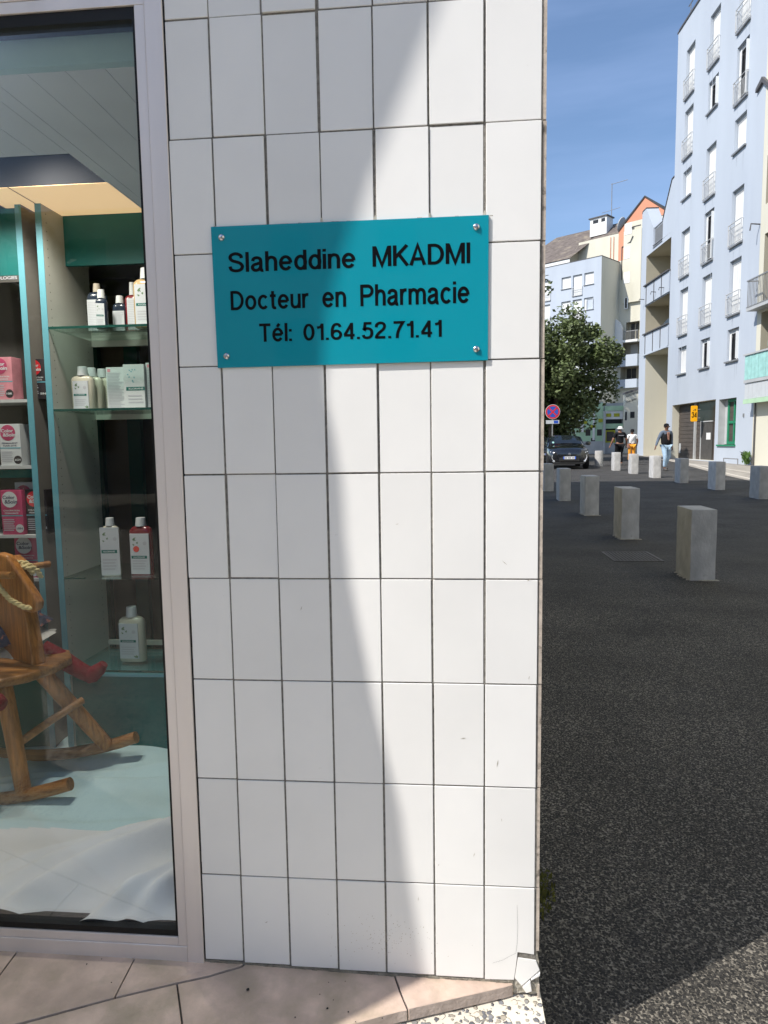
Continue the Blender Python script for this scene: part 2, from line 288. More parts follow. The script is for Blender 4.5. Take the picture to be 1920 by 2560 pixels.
M = {}
M['tile'] = mat('glazed_tile', (.80, .788, .765), .30, .45, var=.03, scale=4, bump=.03, bscale=9, dirt=(.56, .53, .46), dscale=16, dth=.70, rnd_=.028)
M['tile_side'] = mat('tile_biscuit', (.50, .43, .36), .8, .3, var=.25, scale=60, dirt=(.2, .17, .14), dscale=30, dth=.52)
M['grout'] = mat('grout', (.23, .215, .19), .95, .2, var=.3, scale=80, bump=.6, bscale=300, dirt=(.4, .37, .32), dscale=25, dth=.6)
M['footj'] = mat('foot_joint_mortar', (.24, .22, .18), .95, .2, var=.3, scale=60, bump=.6, bscale=150)
M['mortar'] = mat('mortar', (.40, .37, .31), .95, .2, var=.3, scale=60, bump=.9, bscale=150, dirt=(.2, .18, .15), dscale=60, dth=.58)
M['sign'] = mat('teal_acrylic', (.0, .27, .35), .3, .25, var=.04, scale=3, coat=.5)
M['black'] = mat('black_vinyl', (.003, .003, .0035), .35, .15, var=.1)
M['steel'] = mat('screw_steel', (.62, .62, .63), .22, .5, metal=1, var=.1, scale=40)
M['silicone'] = mat('silicone', (.55, .5, .42), .6, .3, var=.3, scale=40, dirt=(.3, .26, .2), dscale=60, dth=.5)
M['alu'] = mat('anodised_frame', (.74, .68, .65), .42, .5, metal=.35, var=.06, scale=3, stretch=(4, 4, .4), dirt=(.3, .28, .26), dscale=6, dth=.66)
M['gasket'] = mat('rubber_gasket', (.008, .008, .008), .5, .3)
M['glass'] = glassy('window_glass', (.95, .975, .975), ior=1.5, gain=.30)
M['shelf_glass'] = glassy('shelf_glass', (.82, .93, .9), ior=1.5, gain=.6)
M['glass_edge'] = mat('glass_edge', (.01, .06, .05), .15, .6)
M['marble'] = mat('pink_stone', (.60, .455, .37), .38, .5, var=.22, scale=11, bump=.2, bscale=40, dirt=(.38, .31, .22), dscale=5, dth=.44, rnd_=.05, dsoft=.25)
M['marble_cut'] = mat('stone_edge', (.42, .35, .31), .7, .3, var=.2, scale=30, bump=.3, bscale=120)
M['pebble'] = aggregate('pebble_concrete', [(.15, .15, .16), (.22, .22, .23), (.36, .32, .26), (.12, .12, .13), (.27, .26, .24)], (.66, .60, .50), 75, .8, (.50, .64))
M['asphalt'] = aggregate('street_asphalt', [(.026, .024, .022), (.042, .038, .034), (.060, .055, .048), (.020, .019, .018), (.105, .094, .078), (.032, .030, .028)], (.25, .225, .185), 142, 1.0, (.70, .93), bare=.06, far_col=(.064, .061, .058), far=(4, 9))
M['pave'] = mat('pavement', (.33, .30, .26), .85, .3, var=.18, scale=3, bump=.3, bscale=80, dirt=(.2, .18, .16), dscale=2, dth=.55)
M['kerbst'] = mat('kerb_stone', (.5, .46, .4), .85, .3, var=.15, scale=8)
M['bollard'] = mat('limestone', (.47, .46, .445), .75, .35, var=.16, scale=6, bump=.5, bscale=40, dirt=(.20, .19, .17), dscale=2.6, dth=.60, rnd_=.14, stretch=(1.3, 1.3, .8), dsoft=.05)
M['blue'] = mat('pale_blue_render', (.47, .515, .575), .9, .2, var=.05, scale=.5, bump=.2, bscale=40, dirt=(.43, .475, .54), dscale=.35, dth=.5, dsoft=.2, stretch=(1, 1, .3))
M['cream'] = mat('cream_render', (.66, .63, .52), .9, .2, var=.06, scale=.5, bump=.2, bscale=40, dirt=(.55, .52, .42), dscale=.4, dth=.52, dsoft=.2, stretch=(1, 1, .3))
M['orange'] = mat('salmon_render', (.66, .30, .19), .9, .2, var=.05, scale=.5)
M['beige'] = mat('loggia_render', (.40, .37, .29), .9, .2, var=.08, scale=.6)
M['white'] = mat('white_paint', (.76, .76, .74), .5, .4, var=.04, scale=3)
M['lightgrey'] = mat('grey_panel', (.45, .46, .46), .6, .4, var=.08, scale=2)
M['railwhite'] = mat('white_railing', (.55, .55, .54), .6, .4)
M['metalgrey'] = mat('galvanised', (.30, .30, .30), .5, .5, metal=.4, var=.1)
M['iron'] = mat('worn_iron', (.12, .11, .10), .6, .4, var=.3, scale=12)
M['dark'] = mat('dark_interior', (.02, .02, .022), .3, .5, var=.3)
M['darkgrey'] = mat('dark_grey', (.07, .065, .06), .6, .4, var=.15)
M['roof'] = mat('slate_roof', (.15, .125, .11), .85, .3, var=.3, scale=2, dirt=(.26, .22, .17), dscale=.6, dth=.55, bump=.4, bscale=8, stretch=(1, 1, 3))
M['slate'] = mat('dark_slate', (.035, .037, .042), .6, .4, var=.2, scale=3)
M['coping'] = mat('coping_metal', (.09, .085, .085), .6, .5, var=.1)
M['green'] = mat('green_paint', (.02, .22, .11), .5, .4, var=.08)
M['palegreen'] = mat('pale_green_paint', (.42, .60, .40), .7, .4, var=.1, scale=2)
M['tealpaint'] = mat('turquoise_panel', (.34, .60, .56), .5, .4, var=.15, scale=4)
M['yellow'] = mat('yellow_sign', (.9, .42, .0), .45, .5, var=.03)
M['olive'] = mat('olive_yellow', (.42, .42, .03), .5, .4, var=.1)
M['brown'] = mat('brown_cladding', (.085, .07, .06), .6, .4, var=.2, scale=5, stretch=(.3, 1, 3))
M['leaf'] = mat('tree_leaves', (.105, .135, .050), .55, .4, var=.45, scale=1.2)
M['leaf2'] = mat('weed_leaves', (.09, .17, .04), .55, .4, var=.3, scale=10)
M['bark'] = mat('bark', (.13, .10, .08), .95, .2, var=.3, scale=20, bump=.8, bscale=30)
M['carpaint'] = mat('black_car_paint', (.008, .009, .011), .18, .6, var=.05, coat=1)
M['carglass'] = mat('tinted_glass', (.012, .016, .02), .05, .8, var=.02)
M['plastic'] = mat('black_plastic', (.02, .02, .02), .5, .4)
M['tyre'] = mat('tyre_rubber', (.015, .015, .015), .85, .3)
M['rim'] = mat('alloy', (.4, .4, .42), .3, .5, metal=.9)
M['lens'] = mat('lamp_lens', (.8, .82, .85), .08, .9, metal=.6, var=.05)
M['plate'] = mat('number_plate', (.8, .8, .8), .4, .4, var=.02)
M['euroblue'] = mat('plate_blue', (.03, .12, .6), .4, .4, var=.02)
M['red'] = mat('sign_red', (.6, .02, .03), .45, .5, var=.03)
M['sblue'] = mat('sign_blue', (.02, .08, .45), .45, .5, var=.03)
M['skin'] = mat('skin', (.16, .075, .045), .55, .4, var=.08)
M['skin2'] = mat('skin_warm', (.28, .14, .09), .55, .4, var=.08)
M['blackcloth'] = mat('black_cloth', (.012, .012, .014), .9, .2, var=.2)
M['whitecloth'] = mat('white_cloth', (.78, .77, .75), .9, .2, var=.05)
M['orangecloth'] = mat('orange_cloth', (.85, .36, .04), .9, .2, var=.15)
M['denim'] = mat('pale_denim', (.38, .52, .66), .9, .2, var=.2, scale=12)
M['greycloth'] = mat('grey_sleeve', (.12, .15, .2), .9, .2, var=.2)
M['salmoncloth'] = mat('printed_shirt', (.32, .17, .13), .9, .2, var=.4, scale=20)
M['teal_edge'] = mat('teal_edge_band', (.12, .33, .40), .4, .4, var=.05)
M['melamine'] = mat('grey_melamine', (.45, .45, .41), .5, .4, var=.05)
M['melamine_dk'] = mat('taupe_melamine', (.19, .175, .16), .5, .4, var=.06)
M['teal_dk'] = mat('teal_board', (.003, .12, .115), .5, .4, var=.12)
M['teal_band'] = mat('teal_fascia', (.50, .68, .68), .6, .4, var=.06)
M['ceil'] = mat('ceiling_reflection_strip', (.82, .85, .88), .7, .3, var=.06, scale=3, bump=.05, bscale=60)
M['brownwall'] = mat('brown_board', (.10, .075, .05), .7, .3, var=.15)
M['warm'] = mat('light_diffuser', (1, .66, .34), .6, .3, var=.0, emit=.42)
M['linen'] = mat('white_sheet', (.86, .86, .86), .95, .2, var=.04, scale=4, bump=.05, bscale=300)
M['teal_linen'] = mat('pale_teal_sheet', (.60, .80, .82), .95, .2, var=.05, scale=4, bump=.05, bscale=300)
M['redwood'] = mat('red_wood', (.22, .04, .015), .5, .4, var=.2, scale=10)
M['pine'] = wood('oiled_pine', (.50, .20, .045), (.29, .105, .022))
M['pine2'] = wood('oiled_pine_rail', (.43, .19, .055), (.25, .10, .028), (4, 50, 50))
M['rope1'] = mat('yellow_cord', (.72, .58, .30), .8, .3, var=.15, scale=60)
M['redboot'] = mat('red_felt', (.19, .006, .016), .95, .2, var=.25, scale=30, bump=.5, bscale=200)
M['lace'] = mat('white_lace', (.6, .58, .55), .95, .2, var=.1, scale=60, bump=.4, bscale=200)
M['navy'] = mat('embroidered_navy', (.02, .025, .06), .9, .2, var=.3, scale=30, dirt=(.4, .12, .06), dscale=45, dth=.56)
M['pinkbox'] = mat('pink_carton', (.42, .05, .13), .5, .4, var=.35, scale=14)
M['pinkpale'] = mat('pale_pink_carton', (.55, .22, .26), .5, .4, var=.3, scale=14)
M['blackbox'] = mat('black_carton', (.03, .025, .03), .45, .4, var=.4, scale=16)
M['whitebox'] = mat('white_carton', (.54, .56, .57), .5, .4, var=.04)
M['ink'] = mat('printed_ink', (.10, .10, .14), .6, .3)
M['greyink'] = mat('grey_ink', (.42, .42, .46), .6, .3)
M['greenink'] = mat('green_ink', (.01, .13, .11), .6, .3)
M['limeink'] = mat('bright_green_ink', (.1, .38, .12), .6, .3)
M['leafink'] = mat('leaf_ink', (.12, .19, .10), .6, .3)
M['pome'] = mat('pomegranate_ink', (.6, .05, .03), .6, .3)
M['cap'] = mat('white_cap', (.60, .62, .63), .35, .5, var=.03)
M['capt'] = mat('tan_cap', (.50, .44, .36), .35, .5, var=.03)
M['cream_liq'] = mat('pale_bottle', (.50, .47, .38), .22, .5, var=.03)
M['navy_liq'] = mat('navy_bottle', (.02, .03, .05), .2, .5, var=.05)
M['red_liq'] = mat('red_bottle', (.16, .015, .02), .2, .5, var=.05)
M['amber_liq'] = mat('amber_bottle', (.42, .30, .16), .2, .5, var=.05)
M['paper'] = mat('label_paper', (.50, .52, .55), .6, .3, var=.02)
M['oppwall'] = mat('opposite_render', (.42, .40, .37), .9, .2, var=.08)

# ------------------------------------------------------------------ ground
def gz(y): return -.2+.01*min(y, 52) if y > -60 else -.8
mb = MB(); ys = [-600, -60, -20, -5, 0, 5, 20, 35, 52, 120, 600]
vs = [(x, y, gz(max(y, -60))) for y in ys for x in (-600, 600)]
mb.add(vs, [(2*i, 2*i+1, 2*i+3, 2*i+2) for i in range(len(ys)-1)])
tag(mb.build('street', M['asphalt'], fixn=False), 'dark grey coarse asphalt street running back past the bollards', kind='structure')
# far pavement in front of the blue building with its pale kerb lines
mb = MB()
def strip(mb, pts, wd, h, z=.0):
    for (a, b) in zip(pts[:-1], pts[1:]):
        d = (Vector(b)-Vector(a)).normalized(); n = Vector((-d.y, d.x))*wd/2; q = []
        for hh in (z, h):
            for p, s in ((a, 1), (b, 1), (b, -1), (a, -1)):
                q.append((p[0]+n.x*s, p[1]+n.y*s, gz(p[1])+hh))
        mb.add(q, [(0, 3, 2, 1), (4, 5, 6, 7), (0, 1, 5, 4), (1, 2, 6, 5), (2, 3, 7, 6), (3, 0, 4, 7)])
pv = [(8.9, 15), (9.0, 20), (9.9, 26), (11.6, 36), (12.7, 47), (16, 47), (16, 15)]
mb.add([(x, y, gz(y)+.008) for x, y in pv], [tuple(range(len(pv)))])
tag(mb.build('pavement', M['pave'], fixn=False), kind='structure')
mb = MB(); strip(mb, [(9.15, 15), (9.25, 20), (10.2, 26), (12.0, 36), (12.6, 42)], .14, .02)
tag(mb.build('pavement_edge', M['kerbst']), kind='structure')
mb = MB(); strip(mb, [(10.4, 15), (10.6, 21.3), (11.0, 26), (11.3, 32), (11.9, 40)], .12, .02)
tag(mb.build('pavement_gutter', M['kerbst']), kind='structure')
# street drain grating
dr = thing('drain_grating', 'narrow iron drain grating set in the asphalt left of the nearest bollard', 'drain', (1.80, 6.70, -.1325))
MB().box(0, .58, 0, .03, 0, .009).box(0, .58, .67, .7, 0, .009).box(0, .03, .03, .67, 0, .009).box(.55, .58, .03, .67, 0, .009).build('frame', M['iron'], dr)
bar = MB().box(0, .018, 0, .63, 0, .007).mesh('bar', M['iron'])
for i in range(12): inst('bar', bar, dr, (.045+i*.042, .035, 0))
# moss at the foot of the wall, fallen leaf, loose grit
mb = MB()
for i in range(170):
    a = rnd.random()*math.tau; q = rnd.random()**.7; x = .10+.05*q*math.cos(a)+.03*q*math.sin(a); y = .62+.13*q*math.sin(a); s = .004+.006*rnd.random(); h = .004+.014*rnd.random(); t = rnd.random()*6.28
    mb.add([(x-s*math.cos(t), y-s*math.sin(t), gz(y)), (x+s*math.cos(t), y+s*math.sin(t), gz(y)), (x+s*.4, y+s*.6, gz(y)+h)], [(0, 1, 2)])
M['moss'] = mat('moss', (.12, .12, .03), .9, .2, var=.4, scale=40)
tag(mb.build('moss', M['moss'], fixn=False), 'small patch of moss on the asphalt at the foot of the wall corner', kind='stuff')

# ------------------------------------------------------------------ tiled wall of the pharmacy
CX = [-.8242, -.7216, -.6021, -.4802, -.3604, -.2405, -.1203, .0]
RZ = [3.5, 3.25, 3.0, 2.7515, 2.501, 2.2512, 2.0, 1.7498, 1.4978, 1.2483, 1.0014, .7526, .501, .25, .0174]
BOT = [.021, .0175, .0145, .0120, .0110, .0095, .0085]
wall = thing('tiled_wall', 'tall white tiled wall with thin grey joints carrying the teal name plate', 'wall')
mb = MB(); mb.box(-.8242, .003, .0028, .25, .006, 15.9)            # grout backing, 6 mm behind the tile faces
mb.build('grout_bed', M['grout'], wall)
J = .0028
for r in range(len(RZ)-1):
    for c in range(7):
        x0, x1, z1, z0 = CX[c], CX[c+1], RZ[r], RZ[r+1]
        if z0 < .1: z0 = BOT[c]-J/2
        if c == 0: x0 += .0014
        last = (c == 6)
        if last and z0 < .1: continue
        jj = .0017; jv = .0022
        t = MB().box(x0+jv, x1-(jv if not last else .0005), 0, .009, z0+jj, z1-jj)
        o = t.build('tile', M['tile'], wall, bevel=.0009, segs=1)
        o.location = (rnd.uniform(-.0003, .0003), rnd.uniform(-.0006, .0006), rnd.uniform(-.0004, .0004))
        o.rotation_euler = (rnd.uniform(-.0012, .0012), rnd.uniform(-.0009, .0009), rnd.uniform(-.002, .002))
# tiles laid on the side wall: their raw edges show at the corner
for r in range(len(RZ)-1):
    z0, z1 = RZ[r+1], RZ[r]
    if z0 < .1: z0 = .085
    for k in range(6):
        y0 = .0035+k*.1203
        t = MB().box(.0035, .0115, y0, y0+.117, z0+J/2, z1-J/2); t.m = [1, 1, 1, 0, 1, 1]
        if k > 2 and r < 4: continue
        o = t.build('side_tile', [M['tile'], M['tile_side']], wall, fixn=False)
        o.location = (rnd.uniform(-.0012, .0006), 0, 0)
MB().box(.003, .0045, .006, .74, 0, 3.5).build('side_bed', M['grout'], wall)
# the cracked tile at the bottom corner and its pieces
brk = [(-.1203+J/2, .2486), (-.0014, .2486), (-.0010, .0788), (-.0200, .0812), (-.0405, .0828), (-.0436, .050), (-.0488, .0100), (-.1203+J/2, .0075)]
MB().prism(brk, 'y', 0, .009).build('broken_tile', M['tile'], wall, bevel=.0006)['label'] = 'cracked corner tile with its lower right corner missing'
shards = [[(-.0395, .0682), (-.018, .066), (.0036, .0634), (.0075, .052), (.0123, .0398), (-.0050, .0215), (-.0305, -.0036), (-.0469, .0154)],
          [(.0133, .0347), (.0124, .0262), (-.0085, .0124), (-.0076, .0160)], [(-.0104, .0123), (-.0064, -.0138), (-.0198, -.0199), (-.0285, -.0067)]]
for i, s_ in enumerate(shards):
    o = MB().prism(s_, 'y', 0, .008).build('tile_shard', M['tile'], wall, bevel=.0004)
    o.location = (0, -.001-.002*i, 0); o.rotation_euler = (.015*(i-1), 0, -.02*i)
m = MB()
for q in ([(-.0445, .082), (-.0415, .11), (-.0405, .15), (-.0425, .205)], [(-.045, .0805), (-.058, .073), (-.076, .061), (-.100, .052)]):
    for (ax_, az_), (bx_, bz_) in zip(q[:-1], q[1:]):
        n_ = Vector((bz_-az_, ax_-bx_)).normalized()*.00018
        m.add([(ax_-n_.x, -.0004, az_-n_.y), (ax_+n_.x, -.0004, az_+n_.y), (bx_+n_.x, -.0004, bz_+n_.y), (bx_-n_.x, -.0004, bz_-n_.y)], [(0, 1, 2, 3)])
m.build('hairline_crack', M['plastic'], wall, fixn=False)
# chipped glaze spots and scuffs on single tiles
m = MB()
for (x_, z_, a_, l_) in ((-.025, 1.92, .3, .0016), (-.03, 2.11, 1, .0009), (-.075, 1.04, 2.4, .008), (-.02, 1.0, .5, .006), (-.23, .30, 1.3, .004), (-.018, .77, 1.2, .005), (-.09, .56, 1.4, .010), (-.145, .33, 1.2, .006), (-.32, 1.13, .2, .004), (-.55, .93, 1.2, .006), (-.66, .13, .4, .005), (-.28, .21, 1.5, .006), (-.17, .62, .1, .007), (-.40, .10, .7, .003), (-.08, .42, 1.7, .005)):
    dx_, dz_ = math.cos(a_)*l_, math.sin(a_)*l_
    m.add([(x_-dx_, -.0009, z_-dz_), (x_+dz_*.12, -.0009, z_-dx_*.12-.0003), (x_+dx_, -.0009, z_+dz_), (x_-dz_*.12, -.0009, z_+dx_*.12+.0003)], [(0, 1, 2, 3)])
r2 = random.Random(9)
for k in range(150):
    x_, z_ = -.36+.10*r2.gauss(0, 1)*.6, .10+.035*r2.gauss(0, 1)
    if z_ < .03: continue
    q_ = .0005+.0006*r2.random(); m.add([(x_-q_, -.0009, z_-q_), (x_+q_, -.0009, z_-q_*.6), (x_+q_*.7, -.0009, z_+q_), (x_-q_, -.0009, z_+q_*.5)], [(0, 1, 2, 3)])
M['scuff'] = mat('scuff_marks', (.45, .41, .35), .8, .2, var=.3)
tag(m.build('scuff_marks', M['scuff'], wall, fixn=False), kind='stuff')
mb = MB(); pat = [(-.072, .0035), (-.050, .090), (.0035, .088), (.011, .060), (.0118, -.024), (-.006, -.028), (-.022, -.024), (-.046, -.029), (-.060, -.018)]
mb.prism(pat, 'y', .004, .03)
bmw = mb.build('mortar_patch', M['mortar'], wall)
MB().box(.008, .0125, .0, .03, -.05, .0).build('side_tile', M['tile_side'], wall)
# dark mortar joint along the foot
mb = MB()
for i in range(56):
    x = -.8242+i*.0138; q = i/56; z = .0205-.0125*min(1, q*1.35)
    mb.box(x, x+.0138, .001-rnd.random()*.002, .006, z-.02, z-.0015+rnd.uniform(-.0015, .0008))
mb.build('foot_joint', M['footj'], wall)
# edge joint beside the frame
mb = MB()
for i in range(120):
    z = .02+i*.029; mb.box(-.8246, -.8224-rnd.random()**3*.002+.0014, .001, .007, z, z+.029)
mb.build('edge_joint', M['gasket'], wall)

# body of the pharmacy behind its tiles (casts the long shade over the street)
pb = thing('pharmacy_building', 'big building whose tiled corner fills the left half of the photo', 'building')
MB().box(-22, 0, 3.2, 12.4, -.5, 15.6).box(-.8242, 0, .25, 3.2, -.5, 15.6).build('rear_block', M['cream'], pb)
MB().box(-22, -.8242, .0, 3.2, 2.43, 15.6).build('upper_storeys', M['cream'], pb)
MB().box(-22, -3.9, 0, 3.2, -.5, 2.43).box(-3.9, -1.9452, 0, .25, -.5, 2.43).build('side_block', M['cream'], pb)  # short stretch beside the window is added, unseen, to keep sun out
MB().box(-22, .05, -.05, 12.45, 15.601, 15.9).build('parapet', M['coping'], pb)
# added unseen blocker on the left, its edge cut to shade the tiles softly
XF = 1.95
bnd = [(-0.2065, 2.2556), (-0.2574, 2.1377), (-0.3148, 2.0078), (-0.3713, 1.8836), (-0.4215, 1.7266), (-0.4637, 1.586), (-0.4759, 1.4313), (-0.457, 1.3261), (-0.4438, 1.2193), (-0.4409, 1.1112), (-0.4318, 1.0016), (-0.4034, 0.8347), (-0.3721, 0.6648), (-0.3462, 0.55), (-0.32, 0.4339), (-0.3001, 0.2563), (-0.274, 0.0756)]
prof = []
for x, z in bnd:
    t = x+XF; prof.append((-.634*t, z+1.25*t))
prof = [(-1.40, 5.6)]+[(prof[0][0]-.12, prof[0][1]+.42)]+prof+[(prof[-1][0]-.03, prof[-1][1]-.25), (-1.12, 1.4), (-1.12, -.2), (-.0005, -.2), (-.0005, 5.6)]
ww = MB().prism(prof, 'x', -XF-.03, -XF).build('shade_blocker', M['cream'])
tag(ww, 'thin cream blocker added out of frame to the left to shade the tiles', 'wall')

# ------------------------------------------------------------------ name plate
sg = thing('name_plate', 'teal acrylic doctor of pharmacy plate with black lettering screwed to the tiles', 'sign')
pl = [(-.7320, 1.8064), (-.1117, 1.8061), (-.1134, 1.4959), (-.7286, 1.4934)]
MB().prism(pl[::-1], 'y', -.0068, -.0018).build('plate', M['sign'], sg, bevel=.0006, segs=2)
# pale line of the bevelled top edge
LT = [('Slaheddine', -.6950, -.4055, 1.7050, 1.7485), ('MKADMI', -.3668, -.1526, 1.7058, 1.7498), ('Docteur', -.6920, -.5125, 1.6215, 1.6640), ('en', -.4815, -.4283, 1.6213, 1.6550),
      ('Pharmacie', -.3955, -.1540, 1.6212, 1.6680), ('T\u00e9l:', -.6280, -.5535, 1.5493, 1.5898), ('01.64.52.71.41', -.5266, -.2150, 1.5495, 1.5862)]
for st, x0, x1, z0, z1 in LT:
    mb = MB(); stroke_text(mb, st, x0, x1, z0, z1, -.0070, .0003, .077, 1.0 if st != 'en' else .755)
    mb.build('lettering', M['black'], sg, fixn=False)['label'] = 'black words "%s"' % st
sm = MB()
rings = []
for rr, yy in ((.0072, -.0068), (.0076, -.0082), (.0064, -.0105), (.0040, -.0122), (.0012, -.0128)):
    rings.append([(rr*math.cos(k*math.tau/16), yy, rr*math.sin(k*math.tau/16)) for k in range(16)])
sm.loft(rings); sm.box(-.0045, .0045, -.0136, -.0127, -.0006, .0006)
scm = sm.mesh('screw', M['steel'], smooth=True, sharp=20)
for i, (x, z) in enumerate(((-.7079, 1.7818), (-.1389, 1.7815), (-.7063, 1.5194), (-.1391, 1.5201))):
    o = inst('screw', scm, sg, (x, 0, z)); o.rotation_euler = (0, rnd.random()*3, 0)
mb = MB(); x = -.745
while x < -.1:
    d = rnd.uniform(.006, .02); mb.box(x, x+d, -.0008-rnd.random()*.0008, .0005, 1.8052, 1.8068+rnd.random()**3*.0025); x += d
for x_ in (-.2405, -.1203, -.3604, -.4802):
    for k in range(5): q_ = .0022*(1-k/5)+.0006; mb.box(x_-q_*1.6, x_+q_*1.6, -.0007-.0001*k, .0015, 1.8060+k*.0022, 1.8082+k*.0022)
mb.build('sealant', M['silicone'], sg)

# ------------------------------------------------------------------ shop step of pink stone on pebble concrete
base = MB(); base.prism([(-30, -21), (.017, -21), (.017, .05), (.0, .05), (0, .20), (-30, .20)], 'z', -.5, -.034)
tag(base.build('pebble_concrete_base', M['pebble']), 'pale pebbled concrete base at the wall corner, edge above the street', kind='structure')
step = thing('stone_step', 'pink stone slab step under the shop window and tiled wall', 'step')
g_ = .0016
def slope(x, y): return .0165*max(0, min(1, (-.22-x)/.62))*max(0, min(1, 1+y/.30))      # the step falls away from the wall
slabs = [
    [(-.866, -.0665), (-.865, -.0665), (-.800, -.0415), (-.728, -.004), (-.704, .03), (-1.0065, .03), (-1.0005, -.118)],
    [(-1.0095, .03), (-1.0035, -.1195), (-1.19, -.2005), (-1.318, -.255), (-1.3195, -.077), (-1.3235, .03)],
    [(-1.3275, .03), (-1.3235, -.077), (-1.322, -.2566), (-1.80, -.46), (-1.80, .03)],
    [(-.8655, -.0715), (-.8135, -.172), (-.79, -.27), (-.43, -.146), (-.321, -.1010), (-.3045, -.096), (-.3275, -.041), (-.3525, .03), (-.7, .03), (-.725, -.009), (-.80, -.0475)],
    [(-.3010, -.0945), (-.3240, -.0395), (-.3490, .03), (-.052, .03), (-.0520, -.003), (-.071, -.0115), (-.133, -.0335)],
    [(-.8690, -.0735), (-.8175, -.1735), (-.794, -.275), (-1.8, -.68), (-1.8, -.466), (-1.322, -.262), (-1.18, -.2030), (-1.004, -.1250)],
]
for i, s_ in enumerate(slabs):
    zz = .0 if i < 3 else -.0010*(i % 2)
    if i in (3, 4): zz = -.0015+.002*(i == 4)
    mb = MB().prism(s_, 'z', -.030, zz); n = len(s_); mb.m = [1, 0]+[1]*n
    o_ = mb.build('slab', [M['marble'], M['marble_cut']], step, bevel=.0012)
    for v in o_.data.vertices: v.co.z += slope(v.co.x, v.co.y)
MB().prism([(-1.8, -.66), (-.79, -.262), (-.43, -.140), (-.13, -.026), (-.06, .0), (-.06, .03), (-1.8, .03)], 'z', -.0338, -.0075).build('slab_bed', M['grout'], step)
# dark crumbs on the step
GRN = 0
for (x, y, s) in ((-.69, -.075, .004), (-.49, -.11, .0028), (-.515, -.072, .0014), (-.48, -.085, .0013), (-.50, -.035, .0012), (-.46, -.028, .0012), (-.44, -.115, .002), (-.36, -.125, .0016), (-1.12, -.03, .0018), (-1.09, -.012, .0014), (-1.03, -.08, .0016), (-.56, -.14, .0018), (-.42, -.14, .0015)):
    o = MB().lathe([(s*.6, 0), (s, s*.4), (s*.7, s*.9), (s*.2, s*1.1)], (0, 0, 0), 7).build('grit', M['plastic'], None, (x, y, slope(x, y)-.0008))
    tag(o, 'largest dark crumb lying alone on the middle pink slab' if s == .004 else 'tiny dark crumb of grit lying on the pink stone step', 'grit', 'dark crumbs scattered on the stone step' if s != .004 else None)

# ------------------------------------------------------------------ shop window
sw = thing('shop_window', 'shop display window in a brown grey metal frame left of the tiles', 'window')
MB().box(-.8660, -.8245, -.004, .05, .0005, 2.43).build('frame_jamb', M['alu'], sw, bevel=.0012)
MB().box(-.8895, -.8664, -.001, .05, .0545, 2.2875).build('frame_bead', M['alu'], sw, bevel=.0008)
MB().box(-1.945, -.8664, -.003, .05, .0005, .0540).build('frame_sill', M['alu'], sw, bevel=.0012)
MB().box(-1.945, -.8899, .000, .05, .0543, .0765).build('frame_sill_bead', M['alu'], sw, bevel=.0008)
MB().box(-1.945, -.8664, -.001, .05, 2.2880, 2.3125).build('frame_head_bead', M['alu'], sw, bevel=.0008)
MB().box(-1.945, -.8664, -.003, .05, 2.3130, 2.43).build('frame_head', M['alu'], sw, bevel=.0012)
MB().box(-.8965, -.8897, .004, .05, .077, 2.2875).box(-1.945, -.8967, .004, .05, 2.262, 2.2875).box(-1.945, -.8967, .004, .05, .0770, .0925).build('gasket', M['gasket'], sw)
MB().box(-1.945, -.885, .012, .018, .0765, 2.29).build('pane', M['glass'], sw)

# ------------------------------------------------------------------ inside the window
room = thing('shop_interior', 'dim shop interior of boards and ceiling seen behind the display window', 'interior')
MB().box(-3.9, -.82, 2.9, 3.0, 0, 2.42).build('back_wall', M['brownwall'], room)
MB().box(-.8242, -.80, .05, 3.0, 0, 2.42).build('side_wall', M['darkgrey'], room)
MB().box(-3.9, -.8670, .052, 3.0, .003, .078).build('floor_deck', M['redwood'], room)
MB().box(-3.9, -.8245, .1, .125, 2.2275, 2.42).build('fascia', M['teal_band'], room)
# ceiling with an opening over the lit cabinet top
pw_ = .10; x = -.8245  # grooves between strips imitate soffit slats reflected in the window glass
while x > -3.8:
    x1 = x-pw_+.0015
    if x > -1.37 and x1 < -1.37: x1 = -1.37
    if x <= -1.36: MB().box(x1, x, .126, .5725, 2.2270, 2.245).build('ceiling_reflection_strip', M['ceil'], room)
    else: MB().box(x1, x, .126, 2.9, 2.2270, 2.245).build('ceiling_reflection_strip', M['ceil'], room)
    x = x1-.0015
MB().box(-3.8, -1.371, .573, .81, 2.40, 2.41).box(-3.8, -1.371, .5726, .58, 2.228, 2.41).box(-1.371, -1.366, .58, 1.13, 2.2285, 2.41).build('void_lining', M['blackcloth'], room)
MB().box(-3.8, -1.372, .812, .83, 2.2285, 2.40).build('void_board', M['blackcloth'], room)
lp = thing('light_panel', 'warm glowing ceiling light panel over the display cabinet', 'light', (0, 0, 0))
MB().box(-1.728, -1.366, .812, 1.119, 2.2268, 2.2275).box(-1.87, -1.734, .812, 1.119, 2.2268, 2.2275).build('diffuser', M['warm'], lp)
MB().box(-1.366, -1.36, .812, 1.119, 2.2262, 2.2278).build('trim', M['white'], lp)
for (x_, y_, z_, e_) in ((-1.56, .66, 2.34, 30), (-1.95, .66, 2.34, 18)):       # added fill spots up in the opening, they brighten the shop inside
    ld = bpy.data.lights.new('fill_spot', 'SPOT'); ld.energy = e_; ld.color = (1, .93, .82); ld.spot_size = R(165); ld.spot_blend = 1; ld.shadow_soft_size = .05
    lo_ = bpy.data.objects.new('fill_spot', ld); C.objects.link(lo_); lo_.location = (x_, y_, z_); lo_.parent = lp

